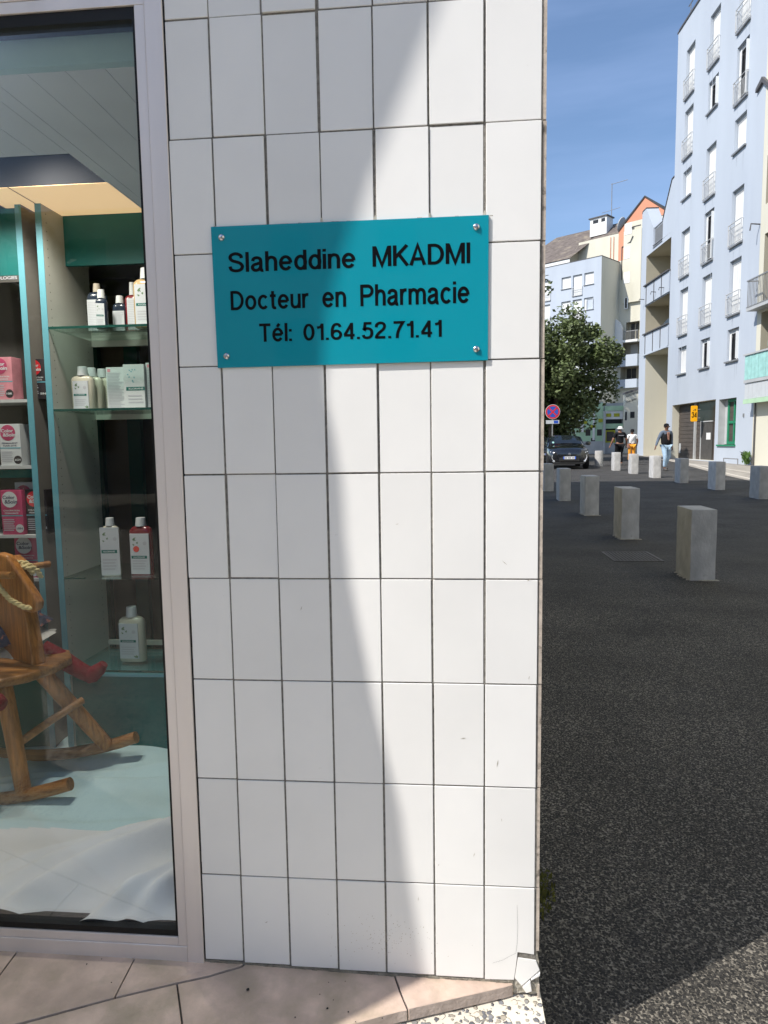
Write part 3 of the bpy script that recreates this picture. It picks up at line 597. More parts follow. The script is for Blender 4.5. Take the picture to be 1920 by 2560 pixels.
# stripes far behind (shelving ends)
for (a, b, m_, y) in ((-2.95, -2.60, 'dark', 2.4), (-2.60, -2.36, 'brownwall', 2.38), (-2.36, -2.24, 'teal_dk', 2.36), (-2.24, -2.08, 'melamine_dk', 2.4), (-2.08, -2.0, 'teal_dk', 2.36), (-2.0, -1.6, 'darkgrey', 2.4), (-3.8, -2.95, 'darkgrey', 2.4)):
    MB().box(a, b, y, y+.05, .08, 2.2).build('shelf_end', M[m_], room)

cab = thing('display_cabinet', 'tall display cabinet with turquoise edged uprights and glass shelves behind the window', 'cabinet')
for (xa, xb) in ((-1.7330, -1.7090), (-1.8120, -1.7880)):
    p = MB().box(xa, xb, .972, 1.30, .085, 2.2260).build('upright', M['melamine'] if xa > -1.75 else M['melamine_dk'], cab)
    MB().box(xa, xb, .9695, .9718, .085, 2.2258).build('edge_band', M['teal_edge'], p)
hole = MB().lathe([(.0022, 0), (.0022, .001)], seg=8)
hm = bpy.data.meshes.new('peg_hole'); me_ = hole.mesh('peg_hole', M['gasket'])
mb = MB()
for yy, z0 in ((1.0, .5), (1.26, .5)):
    for k in range(54):
        z = z0+k*.032
        rr = .0024
        mb.add([(-1.7086, yy+rr*math.cos(a*math.tau/6), z+rr*math.sin(a*math.tau/6)) for a in range(6)], [tuple(range(6))])
tag(mb.build('peg_holes', M['gasket'], cab, fixn=False), kind='stuff')
MB().box(-1.7088, -.90, 1.12, 1.135, 2.035, 2.2262).build('header_board', M['teal_dk'], cab)
MB().box(-1.7088, -.90, 1.290, 1.305, 1.742, 1.80).box(-1.7088, -.90, 1.29, 1.305, 1.434, 1.456).build('back_rail', M['melamine'], cab)
MB().box(-1.7088, -.90, 1.290, 1.305, .44, .46).build('back_rail', M['melamine'], cab)
MB().box(-1.7088, -.90, .985, 1.0, .08, .417).build('plinth_board', M['teal_dk'], cab)
MB().box(-1.7088, -.90, .970, 1.30, .4075, .4175).build('bottom_board', M['teal_edge'], cab)
for z, xr in ((1.770, -.9), (1.460, -.9), (.8035, -.9), (.4285, -.9)):
    s = MB().box(-1.7085, xr, .9725, 1.285, z-.004, z+.004).build('glass_shelf', M['shelf_glass'], cab)
    if z != .8035: MB().box(-1.7085, xr, .970, .9724, z-.0045, z+.0045).build('front_edge', M['glass_edge'], s)
    else: MB().box(-1.7085, -1.62, .970, .9724, z-.003, z+.003).build('front_edge', M['glass_edge'], s)
# left unit with cartons
MB().box(-2.6, -1.8125, 1.16, 1.175, .08, 2.2).build('back_board', M['darkgrey'], cab)
MB().box(-2.6, -1.8125, .975, .99, 1.97, 2.215).build('header_board', M['teal_dk'], cab)
for z in (1.505, 1.2485, .976):
    MB().box(-2.6, -1.8125, .972, 1.16, z-.012, z).build('shelf_board', M['lightgrey'], cab)
MB().box(-2.6, -1.8125, 1.02, 1.16, 1.20, 1.232).build('shelf_rail', M['teal_dk'], cab)
MB().box(-2.6, -1.8125, .98, .995, .085, .55).build('plinth_board', M['teal_dk'], cab)
mb = MB(); text_in(mb, 'OLOGIES', -1.905, -1.822, 1.955, 1.967, .9735, .0004, .02)
MB().box(-2.6, -1.8125, .9745, .985, 1.945, 1.969).build('name_strip', M['darkgrey'], cab)
mb.build('lettering', M['greyink'], cab, fixn=False)['label'] = 'grey letters ending in OLOGIES'

def lines(mb, x0, x1, z0, z1, n, y, seed=0):
    r_ = random.Random(seed)
    for i in range(n):
        z = z1-(i+.5)*(z1-z0)/n; h = (z1-z0)/n*.22
        xe = x1-(x1-x0)*r_.random()*.35
        mb.box(x0, xe, y-.0003, y, z-h, z+h)
def disc(mb, cx, cz, r_, y, seg=20, d=.0003):
    return mb.prism([(cx+r_*math.cos(k*math.tau/seg), cz+r_*math.sin(k*math.tau/seg)) for k in range(seg)], 'y', y-d, y)
def sprig(mb, cx, cz, s, y, ang=0.6, n=4):
    for i in range(n):
        a = ang+(i-n/2)*.55; l = s*(.6+.4*((i*7) % 3)/2); dx, dz = math.cos(a), math.sin(a)
        mb.add([(cx, y-.0002, cz), (cx+dx*l*.5-dz*l*.17, y-.0003, cz+dz*l*.5+dx*l*.17), (cx+dx*l, y-.0002, cz+dz*l), (cx+dx*l*.5+dz*l*.17, y-.0003, cz+dz*l*.5-dx*l*.17)], [(0, 1, 2, 3)])

def bottle(label, x, y, z, wd, h, dp, capw, caph, liq, capm='cap', lab=True, lx=(-.42, .42), lz=(.06, .86), rz=0, style='leaf', group='shampoo bottles in the display cabinet'):
    t = thing('shampoo_bottle', label, 'bottle', (x, y, z), rz, group)
    hb = h-caph
    pr = [(.47, 0), (.5, .004), (.5, hb*.86), (.47, hb*.93), (.36, hb*.985), (.24, hb)]
    MB().lathe([(r_*wd, zz) for r_, zz in pr], seg=24, sx=1, sy=dp/wd, pw=3.4).build('body', M[liq], t, smooth=True, sharp=50)
    cw = capw/2
    MB().lathe([(cw, hb+.0005), (cw, hb+.002), (cw*.84, h-.001), (cw*.78, h)], seg=20).build('cap', M[capm], t, smooth=True, sharp=35)
    if lab:
        yf = -dp/2*1.0
        x0, x1 = lx[0]*wd, lx[1]*wd; z0, z1 = lz[0]*hb, lz[1]*hb
        lb = MB().box(x0, x1, yf-.0012, yf+.004, z0, z1).build('label', M['paper'], t)
        yf -= .0013; lw = x1-x0; lh = z1-z0
        if style in ('leaf', 'green', 'pome'):
            zz = z0+lh*(.50 if style != 'pome' else .42)
            MB().box(x0+lw*.05, x1-lw*.12, yf-.0003, yf, zz-lh*.035, zz+lh*.035).build('brand_bar', M['greenink'], lb)
            m2 = MB(); text_in(m2, 'KLORANE', x0+lw*.16, x1-lw*.24, zz-lh*.016, zz+lh*.016, yf-.0004, .0003, .02); m2.build('lettering', M['paper'], lb, fixn=False)
            m2 = MB(); lines(m2, x0+lw*.1, x1-lw*.1, z0+lh*.10, z0+lh*.36, 4, yf, 3); m2.build('small_print', M['greyink'], lb)
            m2 = MB(); sprig(m2, x0+lw*.18, z1-lh*.12, lw*.2, yf, -.5, 5); sprig(m2, x0+lw*.34, z1-lh*.24, lw*.14, yf, .8, 4); sprig(m2, x0+lw*.2, z1-lh*.3, lw*.14, yf, 1.9, 3)
            if style == 'leaf': sprig(m2, x1-lw*.06, z0+lh*.02, lw*.26, yf, 2.4, 3)
            m2.build('leaf_print', M['leafink'], lb, fixn=False)
            m2 = MB(); disc(m2, x1-lw*.22, z1-lh*.24, lw*.10, yf); m2.build('seal_print', M['greyink'], lb)
            if style == 'pome': disc(MB(), x0+lw*.32, z1-lh*.38, lw*.16, yf-.0004).build('fruit_print', M['pome'], lb)
        else:
            m2 = MB(); lines(m2, x0+lw*.06, x1-lw*.04, z0+lh*.06, z1-lh*.06, 16, yf, int(x*-1000)); m2.build('small_print', M['greyink'], lb)
    return t
S1, S2, S3, S4 = 1.7742, 1.4642, .8, .4328
bottle('dark bottle with tan cap at the left of the top glass shelf', -1.585, 1.12, S1, .078, .188, .04, .030, .034, 'navy_liq', 'capt', style='text', lz=(.02, .8))
bottle('slim navy bottle with white cap between the tan capped and the lilac one', -1.538, 1.06, S1, .044, .150, .036, .030, .033, 'navy_liq', lx=(-.45, .25), style='leaf', rz=.35, lz=(.03, .82))
bottle('lilac labelled bottle with grey cap on the top glass shelf', -1.497, 1.13, S1, .056, .140, .036, .033, .030, 'navy_liq', style='text', lz=(.02, .72))
bottle('red bottle half hidden behind the amber one on the top shelf', -1.443, 1.13, S1, .060, .19, .036, .026, .05, 'red_liq', style='text', lx=(-.28, .5), lz=(.03, .9))
bottle('large amber bottle with green bar label on the top glass shelf', -1.355, 1.06, S1, .098, .225, .045, .043, .042, 'amber_liq', style='leaf', lx=(-.38, .45), lz=(.05, .88))
bottle('front pale bottle with leaf label of the row on the middle shelf', -1.637, 1.07, S2, .090, .170, .042, .042, .036, 'cream_liq', style='leaf', lx=(-.36, .34), lz=(.03, .84))
for k, dsc in enumerate(('second', 'third', 'rearmost')):
    bottle('%s pale bottle of the row behind the leaf labelled one' % dsc, -1.637+.021*(k+1)-.01, 1.07+.047*(k+1), S2, .090, .170, .042, .042, .036, 'cream_liq', lab=False)
bottle('white bottle with green striped hanging leaflet above the lower shelf', -1.548, 1.05, S3, .07, .235, .036, .036, .032, 'cream_liq', style='green', lx=(-.52, .55), lz=(.02, .97), rz=.12)
bottle('dark red bottle with pomegranate label above the lower shelf', -1.42, 1.05, S3, .092, .235, .042, .043, .034, 'red_liq', style='pome', lx=(-.42, .42), lz=(.05, .86))
bottle('single pale bottle standing alone on the lowest glass shelf', -1.502, 1.10, S4, .108, .228, .05, .046, .042, 'cream_liq', style='leaf', lx=(-.42, .32), lz=(.08, .87))
# printed cartons on the middle shelf
def carton(label, x0, x1, y0, y1, z0, z1, m_, deco, rz=0, grp='cartons in the display cabinet', name='carton'):
    cx = (x0+x1)/2; t = thing(name, label, 'box', (cx, y0, z0), rz, grp); a, b = x0-cx, x1-cx; h = z1-z0
    MB().box(a, b, 0, y1-y0, 0, h).build('carton_body', M[m_], t, bevel=.0008)
    deco(t, a, b, h); return t
def d_text(t, a, b, h):
    m2 = MB(); lines(m2, a+.006, b-.004, .006, h-.02, 24, -.0004, 5); m2.build('small_print', M['greyink'], t)
    MB().box(a+.006, a+.018, -.0006, -.0001, h-.018, h-.006).build('emblem', M['pinkpale'], t)
def d_klo(t, a, b, h):
    zz = h*.46; w_ = b-a
    MB().box(a+w_*.12, b-w_*.0, -.0006, -.0001, zz-.007, zz+.007).build('brand_bar', M['greenink'], t)
    m2 = MB(); text_in(m2, 'KLORANE', a+w_*.24, b-w_*.06, zz-.0035, zz+.0035, -.0007, .0003, .02); m2.build('lettering', M['whitebox'], t, fixn=False)
    m2 = MB(); lines(m2, a+w_*.2, b-w_*.04, h*.12, h*.34, 3, -.0004, 9); m2.build('small_print', M['greyink'], t)
    m2 = MB()
    for k in range(9): sprig(m2, a+w_*(.25+.4*rnd.random()), h*(.62+.28*rnd.random()), .008, -.0002, rnd.random()*6, 4)
    m2.build('flower_print', M['teal_edge'], t, fixn=False)
carton('white carton full of small print left of the green barred one', -1.556, -1.477, 1.10, 1.14, S2, S2+.168, 'whitebox', d_text)
carton('white carton with green bar and blue flowers on the middle shelf', -1.478, -1.392, 1.085, 1.125, S2, S2+.176, 'whitebox', d_klo)
carton('narrow white carton at the right end of the middle shelf', -1.391, -1.33, 1.10, 1.14, S2, S2+.182, 'whitebox', d_text)
# hair dye cartons in the left unit
def d_hair(style):
    def f(t, a, b, h):
        w_ = b-a
        dm = {'pinkpale': 'pinkbox', 'white': 'pinkbox', 'pink': 'whitebox', 'black': 'red'}[style]
        tm = 'whitebox' if style != 'pink' else 'ink'
        disc(MB(), a+w_*.42, h*.79, w_*.36, -.0001, d=.0005).build('round_print', M[dm], t)
        m2 = MB(); text_in(m2, 'Color', a+w_*.10, a+w_*.68, h*.80, h*.88, -.0008, .0003, .03); text_in(m2, '&Soin', a+w_*.18, a+w_*.78, h*.70, h*.785, -.0008, .0003, .03)
        m2.build('lettering', M[tm], t, fixn=False)
        m2 = MB()
        l1, l2 = {'white': ('PERMANENT', 'HAIR DYE'), 'pink': ('COLORATION', 'PERMANENTE'), 'pinkpale': ('COLORATION', 'PERMANENTE'), 'black': ('COLORATION', 'PERMANENTE')}[style]
        text_in(m2, l1, a+w_*.1, a+w_*.86, h*.525, h*.56, -.0003, .0003, .02); text_in(m2, l2, a+w_*.16, a+w_*.8, h*.465, h*.50, -.0003, .0003, .02)
        m2.build('lettering', M['ink' if style == 'white' else 'whitebox'], t, fixn=False)
        MB().box(a, b, -.0005, -.0001, h*.415, h*.44).build('blue_line', M['teal_edge'], t)
        m2 = MB(); lines(m2, a+w_*.06, a+w_*.62, h*.08, h*.36, 6, -.0003, 4); m2.build('small_print', M['greyink'], t)
        disc(MB(), a+w_*.82, h*.14, w_*.19, -.0001, d=.0005).build('shade_disc', M['whitebox' if style == 'pink' else 'blackbox'], t)
        m2 = MB(); text_in(m2, {'white': '6GM', 'pink': '10N', 'pinkpale': '10R', 'black': '5N'}[style], a+w_*.68, a+w_*.96, h*.115, h*.165, -.0008, .0003, .03)
        m2.build('lettering', M['ink' if style == 'pink' else 'whitebox'], t, fixn=False)
    return f
hg = 'hair dye cartons in the left display unit'
carton('pale pink hair dye carton marked 10R on the top carton shelf', -1.962, -1.876, .985, 1.05, 1.5055, 1.668, 'pinkpale', d_hair('pinkpale'), grp=hg)
carton('black hair dye carton on the top carton shelf beside the upright', -1.834, -1.75, .995, 1.05, 1.5055, 1.66, 'blackbox', d_hair('black'), rz=.0, grp=hg).location.y = 1.003
carton('white and pink hair dye carton marked 6GM on the second carton shelf', -1.943, -1.857, .980, 1.04, 1.2490, 1.411, 'whitebox', d_hair('white'), grp=hg)
carton('deep pink hair dye carton marked 10N on the third carton shelf', -1.956, -1.868, .980, 1.04, .9765, 1.153, 'pinkbox', d_hair('pink'), grp=hg)
carton('black and red hair dye carton on the third carton shelf', -1.866, -1.78, .995, 1.05, .9765, 1.153, 'blackbox', d_hair('black'), grp=hg).location.y = 1.0
o = carton('white hair dye carton leaning behind the 10N one', -1.945, -1.86, 1.06, 1.11, .9765, 1.18, 'whitebox', d_hair('white'), grp=hg, rz=.05)
carton('pink hair dye carton on the floor shelf behind the wooden horse', -1.925, -1.832, 1.0, 1.06, .80, .965, 'pinkbox', d_hair('pink'), grp=hg)
MB().box(-2.6, -1.8125, .985, 1.16, .788, .80).build('shelf_board', M['lightgrey'], cab)

# ------------------------------------------------------------------ cloth
mb = MB(); nx, ny = 120, 150; vs = []; mi = []
def sm_(a, b, t): t = max(0, min(1, (t-a)/(b-a))); return t*t*(3-2*t)
for j in range(ny+1):
    for i in range(nx+1):
        x = -2.6+1.69*i/nx; y = .022+1.08*j/ny
        z = .092+.012*sm_(.05, .3, y)
        # diagonal folds towards the lower right corner
        u = (y-.02)-(x+1.36)*.85*0.9
        amp = sm_(-1.75, -1.2, x)*(1-sm_(.32, .55, y))
        def ridge(c, sl, w_, h_, x0=-1.36):
            d = y-(c+sl*(x-x0)); e = math.exp(-(d/w_)**2) if d < 0 else math.exp(-(d/(w_*.45))**2)
            return h_*e
        z += amp*(ridge(.06, .95, .09, .070)+ridge(.20, .80, .08, .055)+ridge(-.10, .85, .06, .060, -1.28)+ridge(-.16, 1.1, .045, .045, -1.2)+ridge(.30, .6, .05, .03))
        z += sm_(.30, .50, y)*(1-sm_(.85, 1.0, y))*(ridge(.44, .08, .05, .012)+ridge(.70, .14, .05, .026)+ridge(.80, .22, .05, .020))
        z += .007*math.sin(x*7+y*19+2*noise.noise(V(x*3, y*3, 0)))*(.35+.65*sm_(.3, .7, y))+.012*noise.noise(V(x*4, y*9, 1.3))
        z += sm_(-1.6, -1.0, x)*sm_(-.3, .3, x+1.15)*.02*(1-sm_(.2, .5, y))
        z = .0815+(z-.0815)*(.25+.75*sm_(.022, .10, y)); z = max(z, .0812)
        yy = y+(.034*(1-sm_(-1.46, -1.27, x))+.004*math.sin(x*23))*(1-sm_(0, 12, j))
        vs.append((x, yy, z))
fs = [(j*(nx+1)+i, j*(nx+1)+i+1, (j+1)*(nx+1)+i+1, (j+1)*(nx+1)+i) for j in range(ny) for i in range(nx)]
mb.add(vs, fs); mb.m = [0 if (.022+1.08*((k//nx)+.5)/ny) < .392+.02*math.sin((k % nx)*.09)+.05*max(0, (k % nx)-101)/19 else 1 for k in range(len(fs))]
cl = mb.build('display_cloth', [M['linen'], M['teal_linen']], smooth=True, sharp=80)
tag(cl, 'wrinkled white and pale teal sheet spread over the display floor', 'cloth')

# ------------------------------------------------------------------ rocking horse
hr = thing('rocking_horse', 'varnished pine rocking horse with rope reins standing on the sheet', 'rocking horse', (0, 0, 0))
def board(name, poly, y0, y1, m_, bev=.008, rot=0, piv=None):
    o = MB().prism(poly, 'y', y0, y1).build(name, m_, hr, bevel=bev, segs=3, smooth=True, sharp=50)
    if rot:
        o.data.transform(Matrix.Translation(piv) @ Matrix.Rotation(rot, 4, 'Z') @ Matrix.Translation(-Vector(piv)))
    return o
# neck slab (narrow front edge towards the window) and head slab
nk = [(-1.905, .545), (-1.66, .545), (-1.695, .72), (-1.715, .90), (-1.80, .93), (-1.93, .80)]
board('neck', nk, .675, .725, M['pine'], .007, -.55, (-1.66, .70, .7))
hd = [(-1.80, .935), (-1.765, .955), (-1.725, .945), (-1.695, .905), (-1.625, .815), (-1.606, .785), (-1.612, .758), (-1.636, .745), (-1.672, .752), (-1.72, .79), (-1.79, .84), (-1.86, .86), (-1.90, .90)]
board('head', hd, .655, .690, M['pine'], .010, -.18, (-1.70, .68, .85))
# seat, slightly rounded board
sp_ = [(-2.05, .52), (-1.85, .50), (-1.72, .52), (-1.640, .60), (-1.600, .70), (-1.595, .80), (-1.65, .88), (-1.80, .92), (-2.05, .92)]
MB().prism(sp_, 'z', .512, .545).build('seat', M['pine2'], hr, bevel=.011, segs=3, smooth=True, sharp=60)
# legs
MB().tube([(-1.735, .60, .52), (-1.700, .585, .33), (-1.668, .572, .1415)], [.029, .028, .026], 16).build('leg', M['pine'], hr, smooth=True)
MB().tube([(-1.70, .74, .525), (-1.615, .80, .36), (-1.515, .868, .168)], [.030, .029, .026], 16).build('leg', M['pine'], hr, smooth=True)
MB().tube([(-2.10, .60, .52), (-2.16, .58, .15)], [.028, .026], 12).build('leg', M['pine'], hr, smooth=True)
MB().tube([(-2.10, .80, .52), (-2.20, .875, .19)], [.028, .026], 12).build('leg', M['pine'], hr, smooth=True)
MB().tube([(-1.685, .595, .30), (-1.62, .69, .345), (-1.565, .80, .375)], .014, 12).build('stretcher', M['pine2'], hr, smooth=True)
def rocker(y, x1, z1, zc):
    pts = []
    for k in range(15):
        a = k/14; x = x1-a*.95; pts.append((x, y-.004*math.sin(a*6), zc+(z1-zc)*((x-(x1-.475))/.475)**2))
    MB().tube(pts, .0225, 14).build('rocker', M['pine2'], hr, smooth=True, sharp=60)
rocker(.565, -1.492, .172, .094); rocker(.885, -1.405, .198, .112)
for (p, q) in (((-1.725, .62, .885), (-1.655, .575, .893)), ((-1.70, .71, .893), (-1.655, .79, .893))):
    MB().tube([p, q], .0125, 12).build('handle', M['pine2'], hr, smooth=True, sharp=60)
# rope reins: two strands twisted round a sagging path
def rope(path, r_=.0056, tw=.030):
    pts = [Vector(p) for p in path]; out = []
    fine = []
    for i in range(len(pts)-1):
        n = max(2, int((pts[i+1]-pts[i]).length/.0025))
        for k in range(n): fine.append(pts[i].lerp(pts[i+1], k/n))
    fine.append(pts[-1])
    for s in (0, 1):
        st = []; L_ = 0
        for i, p in enumerate(fine):
            if i: L_ += (p-fine[i-1]).length
            t = (fine[min(i+1, len(fine)-1)]-fine[max(i-1, 0)]).normalized(); a = t.cross(V(.2, 1, .1)).normalized(); b = a.cross(t)
            th = L_/tw*math.tau+s*math.pi; st.append(p+(a*math.cos(th)+b*math.sin(th))*r_*.75)
        out.append(st)
    o = MB(); o.tube(out[0], r_, 6).tube(out[1], r_, 6); return o
rope([(-1.745, .615, .905), (-1.742, .610, .878), (-1.735, .612, .850), (-1.700, .618, .800), (-1.660, .63, .772), (-1.642, .645, .765)]).build('rein', M['rope1'], hr, smooth=True)
rope([(-1.757, .616, .9), (-1.756, .62, .87), (-1.74, .60, .845)]).build('rein', M['rope1'], hr, smooth=True)
rope([(-1.72, .70, .915), (-1.69, .705, .912), (-1.672, .712, .898), (-1.660, .725, .880), (-1.655, .735, .855)]).build('rein', M['rope1'], hr, smooth=True)
rope([(-1.70, .69, .905), (-1.676, .70, .895), (-1.668, .71, .872)]).build('rein', M['rope1'], hr, smooth=True)
# rag doll riding it
dl = thing('rag_doll', 'rag doll with red felt boots and embroidered skirt riding the wooden horse', 'doll')
def boot(pts, rs): return MB().tube(pts, rs, 14)
bb = MB().tube([(-1.735, .84, .56), (-1.665, .85, .515), (-1.605, .865, .468), (-1.565, .872, .445)], [.033, .035, .031, .029], 14)
bb.tube([(-1.580, .868, .440), (-1.560, .87, .449), (-1.530, .872, .472), (-1.512, .874, .492)], [.026, .031, .025, .016], 14); bb.build('boot', M['redboot'], dl, smooth=True, sharp=70)
MB().tube([(-1.86, .56, .56), (-1.78, .525, .51), (-1.70, .51, .478), (-1.672, .508, .470)], [.035, .035, .032, .02], 12).build('boot', M['redboot'], dl, smooth=True, sharp=70)
def frill(c, r0, r1, h, m_, name, seg=40, wob=.12, ax=None):
    rg = []
    for t in range(7):
        a = t/6; rg.append([((r0+(r1-r0)*a)*(1+wob*a*math.sin(k*8*math.tau/seg))*math.cos(k*math.tau/seg), (r0+(r1-r0)*a)*(1+wob*a*math.cos(k*7*math.tau/seg))*math.sin(k*math.tau/seg), -h*a*a) for k in range(seg)])
    o = MB().loft(rg, False).build(name, m_, dl, c, smooth=True, fixn=False)
    if ax: o.rotation_euler = ax
    return o
frill((-1.93, .88, .68), .03, .16, .10, M['navy'], 'skirt', ax=(.15, -.35, 0))
frill((-1.90, .88, .60), .03, .15, .08, M['lace'], 'petticoat', ax=(.1, -.45, 0))
frill((-1.835, .625, .655), .02, .085, .09, M['lace'], 'apron', ax=(-.3, .1, 0))
MB().lathe([(.03, 0), (.07, .04), (.06, .12), (.03, .17), (.025, .19), (.055, .21), (.065, .25), (.05, .30), (.01, .32)], (-1.98, .78, .60), 16).build('torso', M['lace'], dl, smooth=True)

# ------------------------------------------------------------------ bollards
def boll_mesh(seed, w_=.25, d=.48, h=.735):
    r_ = random.Random(seed); m = MB(); nz = 7
    def ring(z, s=1): 
        return [(x*s+r_.uniform(-.003, .003), y*s+r_.uniform(-.003, .003), z) for x, y in ((-w_/2, -d/2), (w_/2, -d/2), (w_/2, d/2), (-w_/2, d/2))]
    m.loft([ring(-.05)]+[ring(h*k/nz) for k in range(nz+1)])
    me = m.mesh('bollard', M['bollard'], bevel=.009, segs=2, smooth=True, sharp=35); return me
near = [(2.335, 5.62), (2.337, 8.42), (2.411, 11.35), (2.413, 14.21), (2.449, 16.90)]
lbl = ['biggest square stone bollard, nearest to the camera in the shaded street', 'square stone bollard with dark cracks, second nearest in the left row', 'third stone bollard of the left row, between the cracked one and the car',
       'fourth stone bollard of the left row, in front of the black car', 'stone bollard half hidden by the wall edge below the car']
for i, (x, y) in enumerate(near):
    o = inst('bollard', boll_mesh(i), None, (x+.10, y+.25, gz(y)+.0), R(-1.5+rnd.random()*3))
    tag(o, lbl[i], 'bollard', 'stone bollards along both sides of the street')
    if i < 3:
        m = MB()
        for k in range(22):
            a = rnd.random()*4; s = rnd.uniform(.02, .05); ex, ey = ((-.135, -.25+rnd.random()*.5), (-.135+rnd.random()*.27, -.25))[k % 2]
            m.add([(ex-s*.8, ey-s*.6, .003), (ex+s, ey-s*.5, .004), (ex+s*.7, ey+s*.4, .012), (ex-s*.3, ey+s*.6, .010)], [(0, 1, 2, 3)])
        m.build('mortar_skirt', M['mortar'], o, fixn=False)
far = [(6.62, 26.72), (6.69, 24.40), (6.74, 21.93), (6.80, 19.49), (6.83, 16.90), (6.80, 14.32)]
lf = ['sunlit stone bollard in front of the woman in black', 'sunlit stone bollard in front of the orange trousers', 'sunlit stone bollard nearest to the walking man', 'shaded stone bollard just right of the walking man',
      'shaded stone bollard with a dark shadowed foot, below the number sign', 'stone bollard cut by the right edge of the photo']
for i, (x, y) in enumerate(far):
    o = inst('bollard', boll_mesh(20+i), None, (x+.10, y+.25, gz(y)), R(rnd.uniform(-2, 2)))
    tag(o, lf[i], 'bollard', 'stone bollards along both sides of the street')
o = MB().lathe([(.185, -.05), (.185, .69), (.175, .71), (.02, .715)], seg=24).build('bollard', M['bollard'], None, (6.86, 30.7, gz(30.7)), smooth=True)
tag(o, 'round stone bollard standing beside the front of the black car', 'bollard')

# ------------------------------------------------------------------ facades
def sheet(mb, s0, s1, z0, z1, holes, back=1):
    xs = sorted({s0, s1}|{h[0] for h in holes}|{h[1] for h in holes}); zs = sorted({z0, z1}|{h[2] for h in holes}|{h[3] for h in holes})
    xs = [x for x in xs if s0-1e-6 <= x <= s1+1e-6]; zs = [z for z in zs if z0-1e-6 <= z <= z1+1e-6]
    for a, b in zip(xs[:-1], xs[1:]):
        for c, d in zip(zs[:-1], zs[1:]):
            mx, mz = (a+b)/2, (c+d)/2
            if any(h[0] < mx < h[1] and h[2] < mz < h[3] for h in holes): continue
            mb.cur = 0; mb.add([(a, 0, c), (b, 0, c), (b, 0, d), (a, 0, d)], [(0, 1, 2, 3)])
    for h in holes:
        a, b, c, d, dep = h[:5]; mi = h[5] if len(h) > 5 else 0; bi = h[6] if len(h) > 6 else mi
        mb.cur = mi
        for q in (((a, 0, c), (a, 0, d), (a, -dep, d), (a, -dep, c)), ((b, 0, c), (b, -dep, c), (b, -dep, d), (b, 0, d)), ((a, 0, d), (b, 0, d), (b, -dep, d), (a, -dep, d)), ((a, 0, c), (a, -dep, c), (b, -dep, c), (b, 0, c))):
            mb.add(q, [(0, 1, 2, 3)])
        mb.cur = bi; mb.add([(a, -dep, c), (b, -dep, c), (b, -dep, d), (a, -dep, d)], [(0, 1, 2, 3)])
    mb.cur = 0; return mb
def bldg(name, label, origin, dirv, cat='building'):
    t = thing(name, label, cat); d = Vector((dirv[0], dirv[1], 0)).normalized(); o = Vector((-d.y, d.x, 0))
    # local x along the facade, local y outward, z up
    t.matrix_world = Matrix(((d.x, o.x, 0, origin[0]), (d.y, o.y, 0, origin[1]), (0, 0, 1, 0), (0, 0, 0, 1))); return t

WT = {}
def win_meshes():
    for kind, h in (('tall', 2.48), ('small', 1.46)):
        w_ = 1.15
        fr = MB(); fr.box(0, .05, -.24, -.19, 0, h).box(w_-.05, w_, -.24, -.19, 0, h).box(.05, w_-.05, -.24, -.19, h-.05, h).box(.05, w_-.05, -.24, -.19, 0, .05).box(w_/2-.03, w_/2+.03, -.24, -.2, .05, h-.05).box(0, w_, -.20, -.14, h-.17, h-.0)
        WT[kind+'_frame'] = fr.mesh('window', M['white'])
        WT[kind+'_roller'] = MB().box(.01, w_-.01, -.215, -.135, h-.2, h-.005).mesh('shutter_box', M['lightgrey'])
        sh = MB(); n = 10
        for k in range(n): sh.box(.03+k*(w_-.06)/n, .03+(k+1)*(w_-.06)/n-.008, -.17, -.15-.006*(k % 2), .04, h-.2)
        WT[kind+'_shut'] = sh.mesh('shutter', M['white'])
        a = MB()
        for k in range(2): a.box(w_-.03-k*.13, w_-.03-(k+1)*.13+.006, -.12+.035*(k % 2), -.10+.035*(k % 2), .04, h-.2)
        a.box(.52, .56, -.21, -.18, .05, h-.2)
        WT[kind+'_half'] = a.mesh('shutter', M['white'])
        lf_ = MB().box(.0, .03, -.19, .12, .04, h-.2); WT[kind+'_leaf'] = lf_.mesh('shutter', M['white'])
        WT[kind+'_sill'] = MB().box(-.07, w_+.07, -.02, .10, -.07, -.0).mesh('sill', M['metalgrey'])
        WT[kind+'_pane'] = MB().box(.05, w_-.05, -.232, -.222, .05, h-.05).mesh('pane', M['dark'])
    rl = MB(); y = .10
    rl.tube([(-.06, y, .98), (1.21, y, .98)], .022, 6).tube([(-.06, y, .78), (1.21, y, .78)], .018, 6).tube([(-.06, y, .06), (1.21, y, .06)], .018, 6)
    for x in (-.05, 1.20): rl.box(x-.014, x+.014, .0, y, .965, .995).box(x-.014, x+.014, 0, y, .045, .075).box(x-.016, x+.016, y-.016, y+.016, .03, .99)
    for k in range(1, 10): rl.box(-.05+k*.125-.008, -.05+k*.125+.008, y-.008, y+.008, .07, .78)
    WT['railing'] = rl.mesh('railing', M['railwhite'])
win_meshes()
